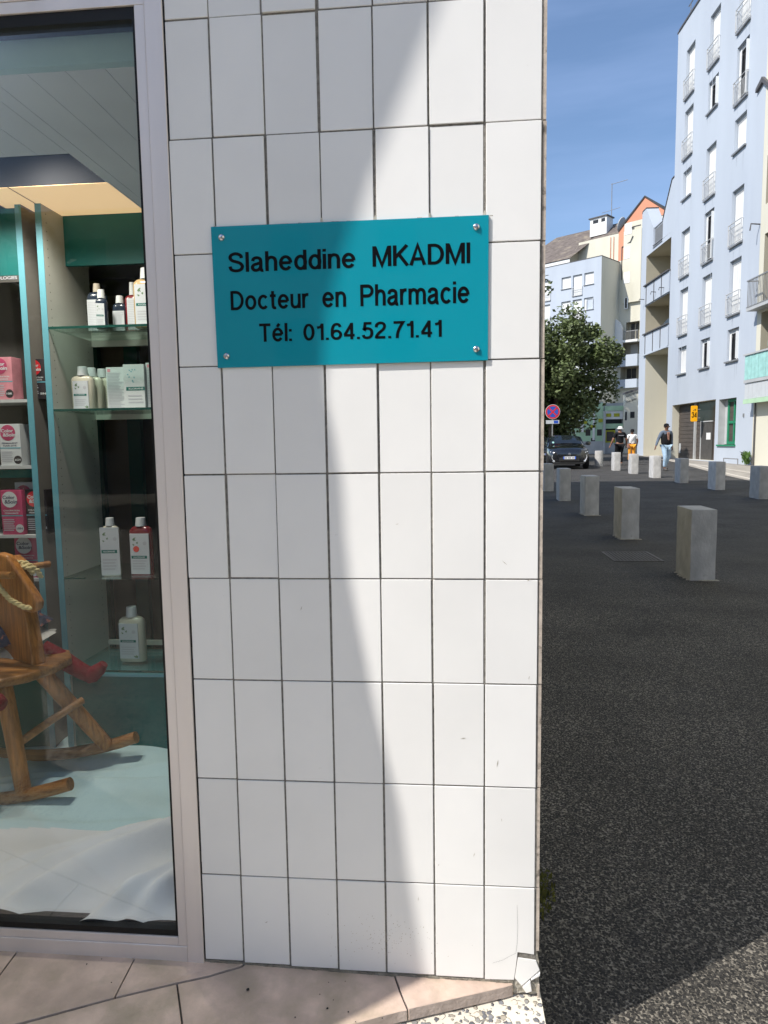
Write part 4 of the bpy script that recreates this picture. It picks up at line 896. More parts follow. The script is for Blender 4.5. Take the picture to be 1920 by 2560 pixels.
def window(parent, s, z, kind='tall', state='shut', rail=True, sw_=1.0, sh_=1.0):
    f = inst('window', WT[kind+'_frame'], parent, (s, 0, z)); f.scale = (sw_, 1, sh_)
    inst('pane', WT[kind+'_pane'], f); inst('sill', WT[kind+'_sill'], f); inst('shutter_box', WT[kind+'_roller'], f)
    if state == 'shut': inst('shutter', WT[kind+'_shut'], f)
    elif state == 'half': inst('shutter', WT[kind+'_half'], f); inst('shutter', WT[kind+'_leaf'], f)
    elif state == 'half_left':
        o = inst('shutter', WT[kind+'_half'], f); o.location = (-.62, 0, 0); inst('shutter', WT[kind+'_leaf'], f, (1.12, -.02, 0))
    if kind == 'tall' and rail: inst('railing', WT['railing'], f)
    return f

# tall pale blue apartment block on the right
F = bldg('apartment_block', 'tall pale blue apartment block with staggered windows and slanted balcony end', (13.228, 29.798), (-.042, .99912))
TALL, SML = 2.48, 1.46
A, B_, C_ = 7.75, 4.76, 1.69
fl = [3.20+3.13*k for k in range(8)]     # window heads: 6.34, 9.47 ...
H = lambda k: 6.36+3.125*(k)
wl = []
def wadd(s, k, kind, state='shut'):
    h = TALL if kind == 'tall' else SML; wl.append((s, s+1.15, H(k)-h, H(k), .25, kind, state))
wadd(A, 5, 'tall'); wadd(A, 4, 'tall'); wadd(A, 3, 'small'); wadd(A, 2, 'tall'); wadd(A, 1, 'tall'); wadd(A, 0, 'small')
wadd(B_, 5, 'tall'); wadd(B_, 4, 'small', 'half'); wadd(B_, 3, 'tall'); wadd(B_, 2, 'tall', 'half'); wadd(B_, 1, 'tall'); wadd(B_, 0, 'small', 'half')
wadd(C_, 5, 'tall'); wadd(C_, 4, 'tall', 'half'); wadd(C_, 3, 'small'); wadd(C_, 2, 'tall'); wadd(C_, 1, 'tall'); wadd(C_, 0, 'small', 'half')
holes = [tuple(q[:5])+(0, 0) for q in wl]
holes.append((3.86, 9.55, .20, 3.22, .42, 1, 2)); holes.append((1.67, 3.48, 1.0, 3.17, .35, 3, 4))
mb = sheet(MB(), .06, 10.2, -.3, 23.6, holes)
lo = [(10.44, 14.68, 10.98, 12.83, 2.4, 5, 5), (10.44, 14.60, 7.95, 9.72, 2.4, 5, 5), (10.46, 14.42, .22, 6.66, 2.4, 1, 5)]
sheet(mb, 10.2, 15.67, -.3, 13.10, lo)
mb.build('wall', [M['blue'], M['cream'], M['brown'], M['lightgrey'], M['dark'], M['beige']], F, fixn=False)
mb = MB(); mb.box(.06, 10.2, -12, -.001, 23.45, 23.58); mb.box(10.2, 15.67, -12, -.30, 13.0, 13.09)
mb.quad((10.2, 0, 13.1), (10.2, -12, 13.1), (10.2, -12, 23.6), (10.2, 0, 23.6)).quad((.06, 0, -1), (.06, -12, -1), (.06, -12, 23.6), (.06, 0, 23.6)).quad((15.67, 0, -1), (15.67, -12, -1), (15.67, -12, 13.1), (15.67, 0, 13.1)).quad((.06, -12, -1), (15.67, -12, -1), (15.67, -12, 13.1), (.06, -12, 13.1))
mb.build('rear_wall', M['blue'], F, fixn=False)
MB().prism([(9.95, 13.1), (10.205, 13.1), (11.87, 13.12), (11.87, 14.17), (11.42, 14.81), (10.52, 15.97), (10.205, 16.0)], 'y', -.28, -.002).build('slanted_parapet', M['blue'], F)
MB().prism([(13.45, 13.1), (15.672, 13.1), (15.672, 15.75), (15.57, 15.84), (14.90, 15.84), (13.52, 14.27)], 'y', -.75, -.003).build('slanted_parapet', M['blue'], F)
MB().prism([(11.90, 14.17), (11.45, 14.83), (10.54, 16.0), (10.2, 16.03), (10.2, 16.09), (10.57, 16.07), (11.50, 14.87), (11.95, 14.20)], 'y', -.32, .03).build('coping', M['coping'], F)
MB().prism([(15.69, 15.75), (15.58, 15.90), (14.87, 15.90), (14.87, 15.845), (15.56, 15.845), (15.673, 15.74)], 'y', -.78, .02).build('coping', M['coping'], F)
MB().box(10.0, 10.28, -3, .03, 23.6, 23.68).box(.06, 10.0, -.3, .05, 23.6, 23.70).build('coping', M['coping'], F)
for k in range(7): MB().box(.3+k*1.4, .34+k*1.4, -.1, -.06, 23.7, 24.3).build('roof_post', M['metalgrey'], F)
MB().tube([(.2, -.08, 24.3), (9.0, -.08, 24.3)], .03, 6).build('roof_rail', M['metalgrey'], F)
for q in wl: window(F, q[0], q[2], q[5], q[6])
# loggia rails, terrace rail
def bars(x0, x1, z0, z1, y, step=.13, r_=.012, mt='metalgrey', name='railing', top=True):
    m = MB(); m.box(x0, x1, y-.03, y+.03, z1-.05, z1).box(x0, x1, y-.02, y+.02, z0, z0+.04); n = int((x1-x0)/step)
    for k in range(1, n): x = x0+k*(x1-x0)/n; m.box(x-r_, x+r_, y-r_, y+r_, z0, z1)
    return m.build(name, M[mt], F)
mb = MB()
for q in wl[:]:
    for k in range(2):
        x_ = q[0]+rnd.uniform(-.05, 1.2); l_ = rnd.uniform(.3, 1.0); w2_ = rnd.uniform(.02, .06); z_ = q[2]-.08
        mb.add([(x_-w2_, .002, z_), (x_+w2_, .002, z_), (x_+w2_*.3, .002, z_-l_), (x_-w2_*.3, .002, z_-l_)], [(0, 1, 2, 3)])
M['streak'] = mat('rain_streak', (.40, .44, .49), .9, .2, var=.1)
tag(mb.build('rain_streaks', M['streak'], F, fixn=False), kind='stuff')
bars(11.88, 13.44, 13.18, 14.22, -.06); bars(11.88, 13.44, 13.0, 13.18, .02, name='gutter')
MB().box(11.9, 13.42, -.12, -.09, 13.2, 14.1).build('screen', M['lightgrey'], F)
for (z0, z1) in ((9.78, 10.98), (6.72, 7.95)):
    MB().box(10.40, 14.72, -.02, .16, z1-.02, z1+.05).build('handrail', M['coping'], F)
    for k, (a, b) in enumerate(((10.42, 11.6), (11.66, 12.9), (13.05, 14.3), (14.36, 14.70))):
        MB().box(a, b, .02, .07, z0, z1-.04).build('balcony_panel', M['blue'], F)
    for a in (11.605, 12.905, 14.305): MB().box(a, a+.05, .0, .1, z0-.02, z1-.03).build('post', M['coping'], F)
MB().box(10.42, 14.7, .0, .12, 6.62, 6.70).build('slab_edge', M['blue'], F)
for (s, z) in ((11.2, 9.9), (12.6, 9.95), (14.8, 9.95)):
    MB().tube([(s, 0, z+.25), (s, .35, z+.28), (s, .38, z+.12)], .025, 6).build('spout', M['coping'], F)
# things on the loggia: dark awning with white bundle
MB().prism([(10.6, 7.95), (12.9, 7.95), (11.9, 8.35), (10.6, 8.55)], 'y', -.5, -.3).build('awning', M['dark'], F)
# entrance: cladding boards, door, glazing, number sign
for k in range(13): MB().box(7.15, 9.50, -.41, -.38+.008*(k % 2), .22+k*.222, .22+(k+1)*.222-.014).build('cladding_board', M['brown'], F)
MB().box(7.05, 7.14, -.40, -.28, .20, 3.2).build('post', M['lightgrey'], F)
for k in range(9): MB().box(6.42, 7.04, -.41, -.39+.006*(k % 2), .22+k*.222, .22+(k+1)*.222-.014).build('cladding_board', M['brown'], F)
dd = MB().box(5.0, 6.36, -.40, -.37, .20, 2.15).build('door', M['darkgrey'], F)
MB().box(6.36, 6.42, -.40, -.34, .2, 2.22).box(5.0, 6.36, -.40, -.34, 2.16, 2.22).build('door_frame', M['lightgrey'], dd)
MB().box(5.2, 5.72, -.369, -.366, 1.25, 1.6).build('notice', M['white'], dd)
MB().box(3.88, 7.04, -.40, -.38, 2.24, 3.2).build('transom', M['dark'], F)
MB().box(9.1, 9.35, -.37, -.35, .5, 1.05).build('meter_box', M['lightgrey'], F)
ns = thing('number_sign', 'yellow rounded number sign reading 34 mounted by the dark entrance', 'sign'); ns.location = (12.77, 35.70, 2.60); ns.rotation_euler = (0, 0, R(-8))
rp = []
for cx_, cz_, a0 in ((.11, .36, 0), (-.11, .36, 1), (-.11, -.36, 2), (.11, -.36, 3)):
    for k in range(5): a = (a0+k/4)*math.pi/2; rp.append((cx_+.05*math.cos(a), cz_+.05*math.sin(a)))
MB().prism(rp, 'y', -.04, .04).build('panel', M['yellow'], ns, bevel=.008)
t_ = MB(); stroke_text(t_, '34', -.12, .12, -.20, .08, -.042, .002, .085); t_.tube([(-.05, -.046, .17), (.0, -.046, .23)], .014, 5).tube([(.05, -.046, .16), (.06, -.046, .24)], .014, 5)
t_.build('digits', M['black'], ns, fixn=False)
MB().box(.16, .30, -.02, .02, .2, .24).box(.16, .30, -.02, .02, -.24, -.2).build('bracket', M['metalgrey'], ns)
# green window
gw = MB(); gw.box(1.70, 3.10, -.33, -.25, 1.02, 1.15).box(1.70, 3.10, -.33, -.25, 3.02, 3.15).box(1.70, 1.82, -.33, -.25, 1.15, 3.02).box(2.95, 3.10, -.33, -.25, 1.15, 3.02).box(2.34, 2.44, -.33, -.24, 1.15, 3.02).box(1.82, 2.95, -.33, -.24, 2.0, 2.12)
g = gw.build('green_window', M['green'], F)
MB().box(1.60, 3.52, -.2, .07, .93, 1.0).build('sill', M['green'], g)
for (a, b, c, d) in ((1.82, 2.34, 1.15, 2.0), (2.44, 2.95, 1.15, 2.0), (1.82, 2.34, 2.12, 3.02), (2.44, 2.95, 2.12, 3.02)):
    MB().box(a, b, -.32, -.30, c, d).build('pane', M['brown'], g)
MB().box(3.11, 3.47, -.33, -.30, 1.02, 3.15).build('side_panel', M['lightgrey'], g)
MB().box(.85, .92, .0, .05, 2.25, 2.4).build('doorbell', M['metalgrey'], F)
rr_ = thing('low_rail', 'low bent metal rail at the foot of the blue wall', 'rail'); rr_.matrix_world = F.matrix_world.copy()
MB().tube([(.35, .45, .1), (.35, .45, .38), (1.75, .45, .38), (1.75, .45, .1)], .022, 8).build('bent_tube', M['metalgrey'], rr_)

# cream neighbour on the far right with loggias and turquoise balcony
I = bldg('cream_apartment_block', 'cream apartment block at the right edge with turquoise balcony over a cream wall', (13.228, 29.798), (-.042, .99912))
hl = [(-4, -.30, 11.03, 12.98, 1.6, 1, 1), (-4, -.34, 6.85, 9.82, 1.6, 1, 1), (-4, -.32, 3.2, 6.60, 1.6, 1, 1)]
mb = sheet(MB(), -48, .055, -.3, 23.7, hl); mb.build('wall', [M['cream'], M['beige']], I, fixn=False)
MB().quad((.055, .001, 16.1), (.055, -9, 16.1), (.055, -9, 26), (.055, .001, 26)).box(-48, .05, -9, -.1, 23.5, 23.65).build('rear_wall', M['cream'], I, fixn=False)
MB().prism([(.75, 15.95), (.72, 16.1), (.22, 16.35), (-1.2, 15.0), (-1.2, 14.85), (.2, 16.13)], 'y', .002, .12).build('gable_coping', M['coping'], I)
def balc(z0, z1, mt, nm, open_=True):
    if open_:
        m = MB(); m.box(-4, .02, .45, .5, z1-.05, z1).box(-4, .02, .46, .49, z0, z0+.04)
        for k in range(30): m.box(-.05-k*.12, -.03-k*.12, .46, .48, z0, z1)
        m.box(-.0, .02, 0, .5, z1-.05, z1); m.build('railing', M['metalgrey'], I)
    else:
        for k in range(12): MB().box(-.02-k*.3, -.30-k*.3, .44, .47+.004*(k % 2), z0, z1-.06).build('balcony_panel', M[mt], I)
        MB().box(-4, .04, .42, .52, z1-.05, z1+.02).build('handrail', M['lightgrey'], I)
    MB().box(-4, .03, .0, .48, z0-.14, z0-.01).build('balcony_slab', M['lightgrey'], I)
balc(6.85, 8.0, '', 'a'); balc(3.80, 4.88, 'tealpaint', 'b', False)
for k in range(10): MB().box(-.0-k*.36, -.35-k*.36, .40, .43, 2.98, 3.64).build('lower_panel', M['whitebox'], I)
MB().box(-4, .05, .38, .46, 2.78, 2.97).build('slab_edge', M['palegreen'], I)
MB().tube([(-.22, .06, .0), (-.22, .06, 3.1)], .035, 6).build('downpipe', M['coping'], I)
MB().tube([(.1, .0, 10.35), (.1, .38, 10.38), (.1, .42, 10.1)], .03, 6).build('spout', M['coping'], I)
cl2 = MB(); cl2.lathe([(.10, -.4), (.14, -.2), (.13, 0), (.09, .15), (.05, .2)], (0, 0, 0), 10, sx=1, sy=.5)
ct = cl2.build('laundry', M['tealpaint'], None, smooth=True); ct.matrix_world = F.matrix_world @ Matrix.Translation((-.95, -.1, 5.4)); tag(ct, 'turquoise cloth bundle hanging over the balcony at the right edge', 'cloth')

# pale blue block at the back left with cream side, roof and chimney
G = bldg('far_blue_building', 'distant pale blue block with brown slate roof and chimney seen above the tree', (17.5962, 80.0), (-.766, .643))
hs = []
gwl = []
for row, (zt, zs, zt2) in enumerate(((20.46, 1.34, 2.36), (17.66, 1.36, 2.36), (14.88, 1.34, 2.36), (12.05, 1.34, 2.36))):
    for (a, b, tall) in ((3.85, 5.08, 0), (2.41, 3.58, 1), (.95, 2.12, 0), (6.6, 7.75, 1), (8.6, 9.8, 0), (10.2, 11.4, 1)):
        h = zt2 if tall else zs; gwl.append((a, b, zt-h, zt, tall, row, a)); hs.append((a, b, zt-h, zt, .18, 0, 0))
mb = sheet(MB(), 0, 16, 0, 22.0, hs); mb.build('wall', [M['blue']], G, fixn=False)
for (a, b, z0, z1, tall, row, k) in gwl:
    sc_ = (b-a)/1.15; st = 'half' if (a == .95 and row in (1, 2)) else 'shut'
    window(G, a, z0, 'tall' if tall else 'small', st, True, sc_, (z1-z0)/(TALL if tall else SML))
m = MB().box(-.005, .0, -4.5, 0, 0, 21.98); m.m = [0]*6; m.build('side_wall', M['cream'], G)
MB().box(0, 16, -12, -.18, 21.7, 21.9).build('flat_roof', M['darkgrey'], G)
MB().box(-.03, 16, -.12, .03, 22.0, 22.07).box(-.03, .09, -4.5, -.12, 22.0, 22.07).build('coping', M['coping'], G)
# set-back top storey with the slope roof (y = -4 is its front)
MB().box(6.3, 16, -4.3, -4.0, 21.9, 23.60).build('eaves_wall', M['white'], G)
MB().box(7.2, 8.6, -4.0, -3.98, 22.75, 23.1).build('window', M['lightgrey'], G)
rf = MB(); rf.loft([[(6.3, -3.8, 23.65), (3.30, -7.0, 26.2), (3.30, -7.2, 26.0), (6.3, -4.2, 23.4)], [(16, -3.8, 23.65), (16, -7.0, 26.2), (16, -7.2, 26.0), (16, -4.2, 23.4)]])
rf = MB()
rf.add([(6.32, -3.9, 23.65), (16, -3.9, 23.65), (11, -8.6, 28.0), (3.0, -8.6, 27.9)], [(0, 1, 2, 3)])
rf.add([(3.0, -8.6, 27.9), (-2.5, -8.6, 27.9), (-2.5, -6.1, 26.05), (5.05, -6.1, 25.8)], [(0, 1, 2, 3)])
rf.add([(11, -8.6, 28.0), (16, -3.9, 23.65), (16, -13, 23.6), (3.0, -8.6, 27.9), (-2.5, -8.6, 27.9), (-2.5, -13, 23.6)], [(0, 1, 2), (0, 2, 5, 4, 3)])
rf.build('roof', M['roof'], G, fixn=False)
mb = MB(); mb.prism([(-3.8, 21.9), (-3.9, 23.6), (-6.05, 25.65), (-8.6, 27.8), (-9, 21.9)], 'x', 6.28, 6.30); mb.build('gable_wall', M['beige'], G)
MB().box(-.5, 6.28, -6.2, -6.0, 21.9, 25.85).build('upper_wall', M['cream'], G)
MB().tube([(2.0, -5.95, 22.2), (2.0, -5.95, 25.6)], .04, 5).tube([(1.6, -5.95, 22.2), (1.6, -5.95, 25.6)], .04, 5).build('ladder', M['orange'], G)
MB().tube([(.9, -5.9, 25.9), (.9, -5.9, 23.9), (.6, -5.9, 23.5), (.1, -5.9, 23.6), (-.7, -5.9, 24.1)], .05, 6).build('pipe', M['metalgrey'], G)
chm = MB().box(2.9, 5.1, -8.2, -6.6, 26.4, 28.5).build('chimney', M['white'], G)
MB().box(2.75, 5.25, -8.35, -6.45, 28.5, 28.62).build('chimney_cap', M['coping'], chm)
for (a, b) in ((3.1, 3.6), (4.0, 4.7)): MB().box(a, b, -6.6, -6.58, 27.9, 28.3).build('vent', M['dark'], chm)
at = thing('roof_antenna', 'thin television antenna mast standing behind the far chimney', 'antenna'); at.matrix_world = G.matrix_world.copy()
MB().tube([(3.0, -8, 28.5), (3.0, -8, 32.6)], .05, 6).build('mast', M['metalgrey'], at)
MB().tube([(4.3, -8, 29.4), (1.9, -8, 29.5)], .03, 5).tube([(3.1, -8, 32.5), (1.0, -8, 32.5)], .035, 5).build('arm', M['metalgrey'], at)
dsh = MB(); dsh.lathe([(.02, 0), (.5, .06), (.75, .18), (.8, .30), (.78, .30), (.5, .1)], seg=20)
o = dsh.build('satellite_dish', M['white'], None, smooth=True); o.matrix_world = G.matrix_world @ Matrix.Translation((.35, -5.6, 26.6)) @ Matrix.Diagonal((.45, 1, 1.15, 1)) @ Matrix.Rotation(R(80), 4, (.1, .95, 0)) ; tag(o, 'white satellite dish on the far roof left of the salmon gable', 'satellite dish')

# cream tower with salmon gable
E = bldg('gabled_tower', 'distant cream tower with salmon gable and dark slate roof', (17.5962+4.45*.643, 80+4.45*.766), (-.766, .643))
E.location = E.location
hs = []; ew = []
for (zt, h, a, b) in ((26.15, 1.25, -1.55, -.66), (23.5, 1.3, -1.40, -.66), (20.7, 1.28, -1.40, -.66), (17.8, 1.3, -1.25, -.78)):
    hs.append((a, b, zt-h, zt, .15, 0, 0)); ew.append((a, b, zt-h, zt))
hs += [(-2.55, -.9, 12.75, 15.0, .8, 1, 1), (-2.58, .2, 9.95+1.2, 12.7, 1.2, 1, 1), (-2.58, -.3, 8.35, 9.85, 1.2, 1, 1)]
mb = sheet(MB(), -2.62, .22, 0, 25.5, [h for h in hs if h[3] < 25.6]); mb.build('wall', [M['cream'], M['beige']], E, fixn=False)
mb = sheet(MB(), -2.62, -.6, 25.5, 26.35, []); mb.build('upper_wall', [M['cream']], E, fixn=False)
MB().prism([(.24, 22.2), (.24, 25.75), (-2.85, 28.70), (-5.5, 26.6), (-5.5, 26.2), (-2.6, 26.35), (-.62, 26.35), (-.62, 22.2)], 'y', -.3, .012).build('salmon_gable', M['orange'], E)
MB().box(-2.7, -.56, .0, .35, 17.2, 25.3).build('bay', M['cream'], E)
for (a, b, z0, z1) in ew[:]:
    f = MB().box(a, b, .354 if b < -.8 or 1 else 0, .38, z0, z1).build('window', M['white'], E)
    if z1 < 18: MB().box(a+.12, b-.12, .381, .385, z0+.1, z1-.05).build('pane', M['dark'], f)
MB().prism([(.34, 25.75), (-2.85, 28.85), (-5.9, 26.4), (-5.8, 26.2), (-2.85, 28.68), (.24, 25.55)], 'y', -9, .12).build('roof', M['slate'], E)
MB().box(-5.5, -2.62, -1.5, -1.4, 20, 26.2).build('side_block', M['cream'], E)
MB().tube([(-.2, .06, 23.7), (-1.4, .42, 24.0), (-1.7, .42, 24.6)], .05, 6).tube([(-.22, .06, 23.7), (-.22, .06, 20)], .05, 6).tube([(-1.0, .1, 25.3), (-1.7, .42, 25.6), (-2.62, .42, 25.6)], .07, 6).build('cornice_pipe', M['coping'], E)
# lower terraces of the tower
MB().prism([(1.28, 12.1), (1.28, 15.8)]+[(.9-1.75*math.sin(k/8*math.pi/2), 14.0+1.7*math.cos(k/8*math.pi/2)-.05) for k in range(9)]+[(-.86, 12.9), (-.86, 12.1)], 'y', .6, .9).build('quarter_wall', M['white'], E)
for (z0, z1, a) in ((9.86, 11.2, .25), (7.35, 8.35, -.1)):
    MB().box(-2.62, a, .05, .6, z0, z1).build('balcony_parapet', M['blue'], E)
m = MB(); m.box(-2.6, -.9, .55, .6, 13.85, 13.92)
for k in range(14): m.box(-.95-k*.125, -.93-k*.125, .56, .59, 12.9, 13.9)
m.build('railing', M['metalgrey'], E)
MB().box(-2.62, -.86, .0, .7, 12.62, 12.88).build('slab', M['white'], E)
for (a, b, z0, z1) in ((-1.2, -1.6, 12.9, 14.9), (-1.8, -2.05, 12.9, 14.9)): MB().box(a, b, -.78, -.7, z0, z1).build('door', M['dark'], E)
for (a, b, z0, z1) in ((-1.2, -1.7, 8.4, 9.7), (-.6, -1.1, 8.4, 9.7)): MB().box(a, b, -1.18, -1.1, z0, z1).build('window', M['dark'], E)
MB().box(-1.9, -1.0, -1.18, -1.1, 11.2, 12.5).build('shutter', M['lightgrey'], E)
MB().box(-9, -2.62, -8, -.05, 0, 26.3).build('rear_block', M['cream'], E)

# row of small shops with green fascia behind the tree
S = thing('shop_row', 'low row of green and cream shops with yellow framed window behind the people', 'building')
Y = 50.0
hsS = [(9.10, 9.36, 2.2, 2.58), (9.42, 9.74, 2.18, 2.42), (9.12, 9.36, 1.75, 2.05), (10.1, 10.46, 1.62, 2.1), (10.92, 11.28, 1.62, 2.08), (8.1, 8.5, 1.6, 2.1), (7.2, 7.6, 1.6, 2.1), (10.5, 10.8, 1.1, 1.45), (8.6, 8.9, 2.0, 2.3)]
mb = MB(); xs = sorted({5.0, 11.36}|{h[0] for h in hsS}|{h[1] for h in hsS}); zs = sorted({1.22, 4.0}|{h[2] for h in hsS if h[2] > 1.22}|{h[3] for h in hsS})
for a, b in zip(xs[:-1], xs[1:]):
    for c, d in zip(zs[:-1], zs[1:]):
        if not any(h[0] < (a+b)/2 < h[1] and h[2] < (c+d)/2 < h[3] for h in hsS): mb.quad((a, Y, c), (b, Y, c), (b, Y, d), (a, Y, d))
mb.build('green_wall', M['palegreen'], S, fixn=False)
for h in hsS: MB().box(h[0], h[1], Y+.05, Y+.1, h[2], h[3]).build('window', M['dark'], S)
for (a, b, c, d) in ((8.95, 9.05, 1.5, 3.2), (9.76, 9.96, 1.9, 3.2), (10.6, 10.75, 1.3, 3.6), (9.1, 9.7, 2.62, 2.85)): MB().box(a, b, Y-.05, Y-.003, c, d).build('white_panel', M['white'], S)
for (a, b, c, d) in ((9.7, 10.2, 2.5, 2.7), (10.45, 10.8, 2.2, 2.4), (11.0, 11.3, 2.6, 2.85)): MB().box(a, b, Y-.05, Y-.004, c, d).build('ochre_panel', M['olive'], S)
MB().box(5.0, 11.34, Y-.12, Y-.01, .0, 1.22).build('grey_base', M['lightgrey'], S)
MB().box(11.34, 11.46, Y-.3, Y, 0, 3.4).build('post', M['lightgrey'], S)
MB().box(11.46, 12.74, Y-.10, Y, 3.42, 3.76).build('green_fascia', M['palegreen'], S)
MB().box(11.46, 12.74, Y-.02, Y+.1, 2.80, 3.42).build('cream_band', M['white'], S)
for (a, b) in ((11.55, 11.9), (12.1, 12.5)): MB().box(a, b, Y-.06, Y-.02, 2.98, 3.22).build('small_window', M['olive'], S)
MB().box(11.46, 12.74, Y+.3, Y+.4, 1.0, 2.80).build('opening', M['dark'], S)
MB().box(11.46, 12.74, Y-.05, Y+.02, 2.12, 2.48).build('green_board', M['palegreen'], S)
w1 = MB(); w1.box(11.50, 11.60, Y-.06, Y, 1.1, 2.0).box(12.12, 12.22, Y-.06, Y, 1.1, 2.0).box(11.60, 12.12, Y-.06, Y, 1.9, 2.0).box(11.60, 12.12, Y-.06, Y, 1.1, 1.2)
w1 = w1.build('shop_window', M['olive'], S); MB().box(11.6, 12.12, Y-.03, Y-.01, 1.2, 1.9).build('pane', M['brown'], w1)
MB().box(12.22, 12.74, Y-.02, Y+.05, 1.1, 2.12).box(11.46, 12.74, Y-.05, Y+.05, 0, 1.1).build('lower_wall', M['lightgrey'], S)
wl_ = [(13.14, 13.46, 2.9, 3.35)]
mb = MB(); mb.prism([(12.75, 0), (12.75, 4.55), (13.95, 4.95), (13.95, 0)], 'y', Y-.4, Y); mb.build('end_wall', M['cream'], S)
MB().prism([(12.72, 4.55), (12.72, 4.68), (13.98, 5.08), (13.98, 4.95)], 'y', Y-.5, Y+.1).build('coping', M['coping'], S)
MB().box(13.16, 13.46, Y-.42, Y-.401, 2.85, 3.3).build('window', M['dark'], S); MB().box(12.80, 12.92, Y-.42, Y-.401, 2.7, 3.3).build('window', M['dark'], S)
MB().box(14.0, 15.5, Y-2, Y-.2, 0, 12).build('blue_pillar', M['blue'], S)
MB().box(5, 11.36, Y+.15, Y+6, 3.9, 4.1).box(11.36, 14, Y+.45, Y+6, 0, 4.0).build('flat_roof', M['lightgrey'], S)
# faded lettering on the end wall: too worn to read, kept as broken dark strokes
m = MB(); r_ = random.Random(3)
for (z, n) in ((4.36, 9), (3.93, 8)):
    for k in range(n):
        x = 12.86+k*.092; zz = z+(x-12.86)*.33
        for q in range(3): m.box(x+r_.random()*.03, x+.03+r_.random()*.035, Y-.43, Y-.405, zz+q*.05, zz+q*.05+.03)
m.build('wall_lettering', M['black'], S)['label'] = 'two rows of worn dark letters'

# ------------------------------------------------------------------ trees
def tree(name, label, base, th, crown, seed, n=9000, leaf=.16, group=None):
    r_ = random.Random(seed); t = thing(name, label, 'tree', base, 0, group)
    cx, cy, cz, rx, ry, rz_ = crown
    tk = MB(); tk.tube([(0, 0, -.2), (.05, .02, th*.4), (.0, .1, th*.8), (cx*.4, cy*.4, th*1.15)], [.19, .15, .13, .09], 10)
    cent = []
    for k in range(84):
        a = r_.random()*math.tau; u = r_.uniform(-1, 1); q = r_.random()**.5; s = math.sqrt(1-u*u)
        c = V(cx+rx*q*s*math.cos(a), cy+ry*q*s*math.sin(a), cz+rz_*q*u)
        cent.append((c, r_.uniform(.45, 1.05)))
    for k in range(12):
        c = cent[k][0]; p0 = V(0, .05, th*(.7+.04*k)); mid = p0.lerp(c, .5)+V(r_.uniform(-.2, .2), r_.uniform(-.2, .2), .25); tk.tube([p0, mid, c], [.07, .045, .015], 6)
    tk.build('trunk', M['bark'], t, smooth=True)
    lf_ = MB()
    for i in range(n):
        c, cr_ = cent[r_.randrange(len(cent))]
        d = V(r_.gauss(0, 1), r_.gauss(0, 1), r_.gauss(0, .8)).normalized()*cr_*r_.random()**.4
        p = c+d; s = leaf*r_.uniform(.5, 1.1)
        a = V(r_.gauss(0, 1), r_.gauss(0, 1), r_.gauss(0, .5)).normalized()*s; b = a.cross(V(r_.gauss(0, 1), r_.gauss(0, 1), r_.gauss(0, 1))).normalized()*s*.55
        lf_.add([p-a, p-a*.1+b, p+a, p-a*.1-b], [(0, 1, 2, 3)])
    lf_.build('crown', M['leaf'], t, fixn=False); return t
tree('street_tree', 'broad dark green street tree standing behind the parked black car', (5.6, 36.8, gz(36)), 2.6, (-.15, 0, 5.1, 3.45, 2.6, 3.0), 4, 38000, .13)
tree('street_tree', 'second street tree behind the shop corner whose shade dapples the wall', (3.9, 44.5, gz(44)), 6.5, (0, 0, 11.6, 2.0, 2.0, 3.0), 5, 7000, .2)
hd_ = tree('hedge_shrub', 'dark bushy shrub below the tree behind the no stopping sign', (4.9, 38.5, gz(38)), .6, (.4, 0, 1.8, 2.0, .9, 1.2), 8, 6000, .14)
# weed at the foot of the blue building
wd = thing('weed', 'green leafy weed growing at the foot of the blue wall corner', 'plant', (12.95, 29.75, gz(30)))
m = MB()
for i in range(90):
    a = rnd.random()*math.tau; l = rnd.uniform(.15, .38); tlt = rnd.uniform(.2, 1.1); p = V(rnd.uniform(-.12, .12), rnd.uniform(-.12, .12), rnd.uniform(0, .45))
    d = V(math.cos(a)*math.sin(tlt), math.sin(a)*math.sin(tlt), math.cos(tlt))*l; b = d.cross(V(.3, .2, 1)).normalized()*l*.22
    m.add([p, p+d*.5+b, p+d, p+d*.5-b], [(0, 1, 2, 3)])
m.build('foliage', M['leaf2'], wd, fixn=False)
m = MB(); m.tube([(0, 0, 0), (.02, 0, .3), (0, .02, .6)], .012, 6); m.build('stem', M['bark'], wd)

# ------------------------------------------------------------------ no stopping sign
st = thing('road_sign', 'round no stopping sign, red cross on blue, with a small white plate below', 'road sign', (5.25, 34.0, gz(34)))
MB().tube([(0, 0, 0), (0, 0, 2.95)], .03, 10).build('pole', M['metalgrey'], st)
def ringdisc(r0, r1, y, d, seg=32):
    m = MB()
    if r0 <= 0: return disc(m, 0, 0, r1, y, seg, d)
    o = [(r1*math.cos(k*math.tau/seg), r1*math.sin(k*math.tau/seg)) for k in range(seg)]; i_ = [(r0*math.cos(k*math.tau/seg), r0*math.sin(k*math.tau/seg)) for k in range(seg)]
    for k in range(seg):
        j = (k+1) % seg; m.prism([o[k], o[j], i_[j], i_[k]], 'y', y-d, y)
    return m
dn = ringdisc(0, .37, -.03, .02).build('disc', M['whitebox'], st, (0, 0, 2.62))
ringdisc(0, .275, -.051, .003).build('blue_field', M['sblue'], dn); ringdisc(.276, .35, -.051, .004).build('red_ring', M['red'], dn)
m = MB()
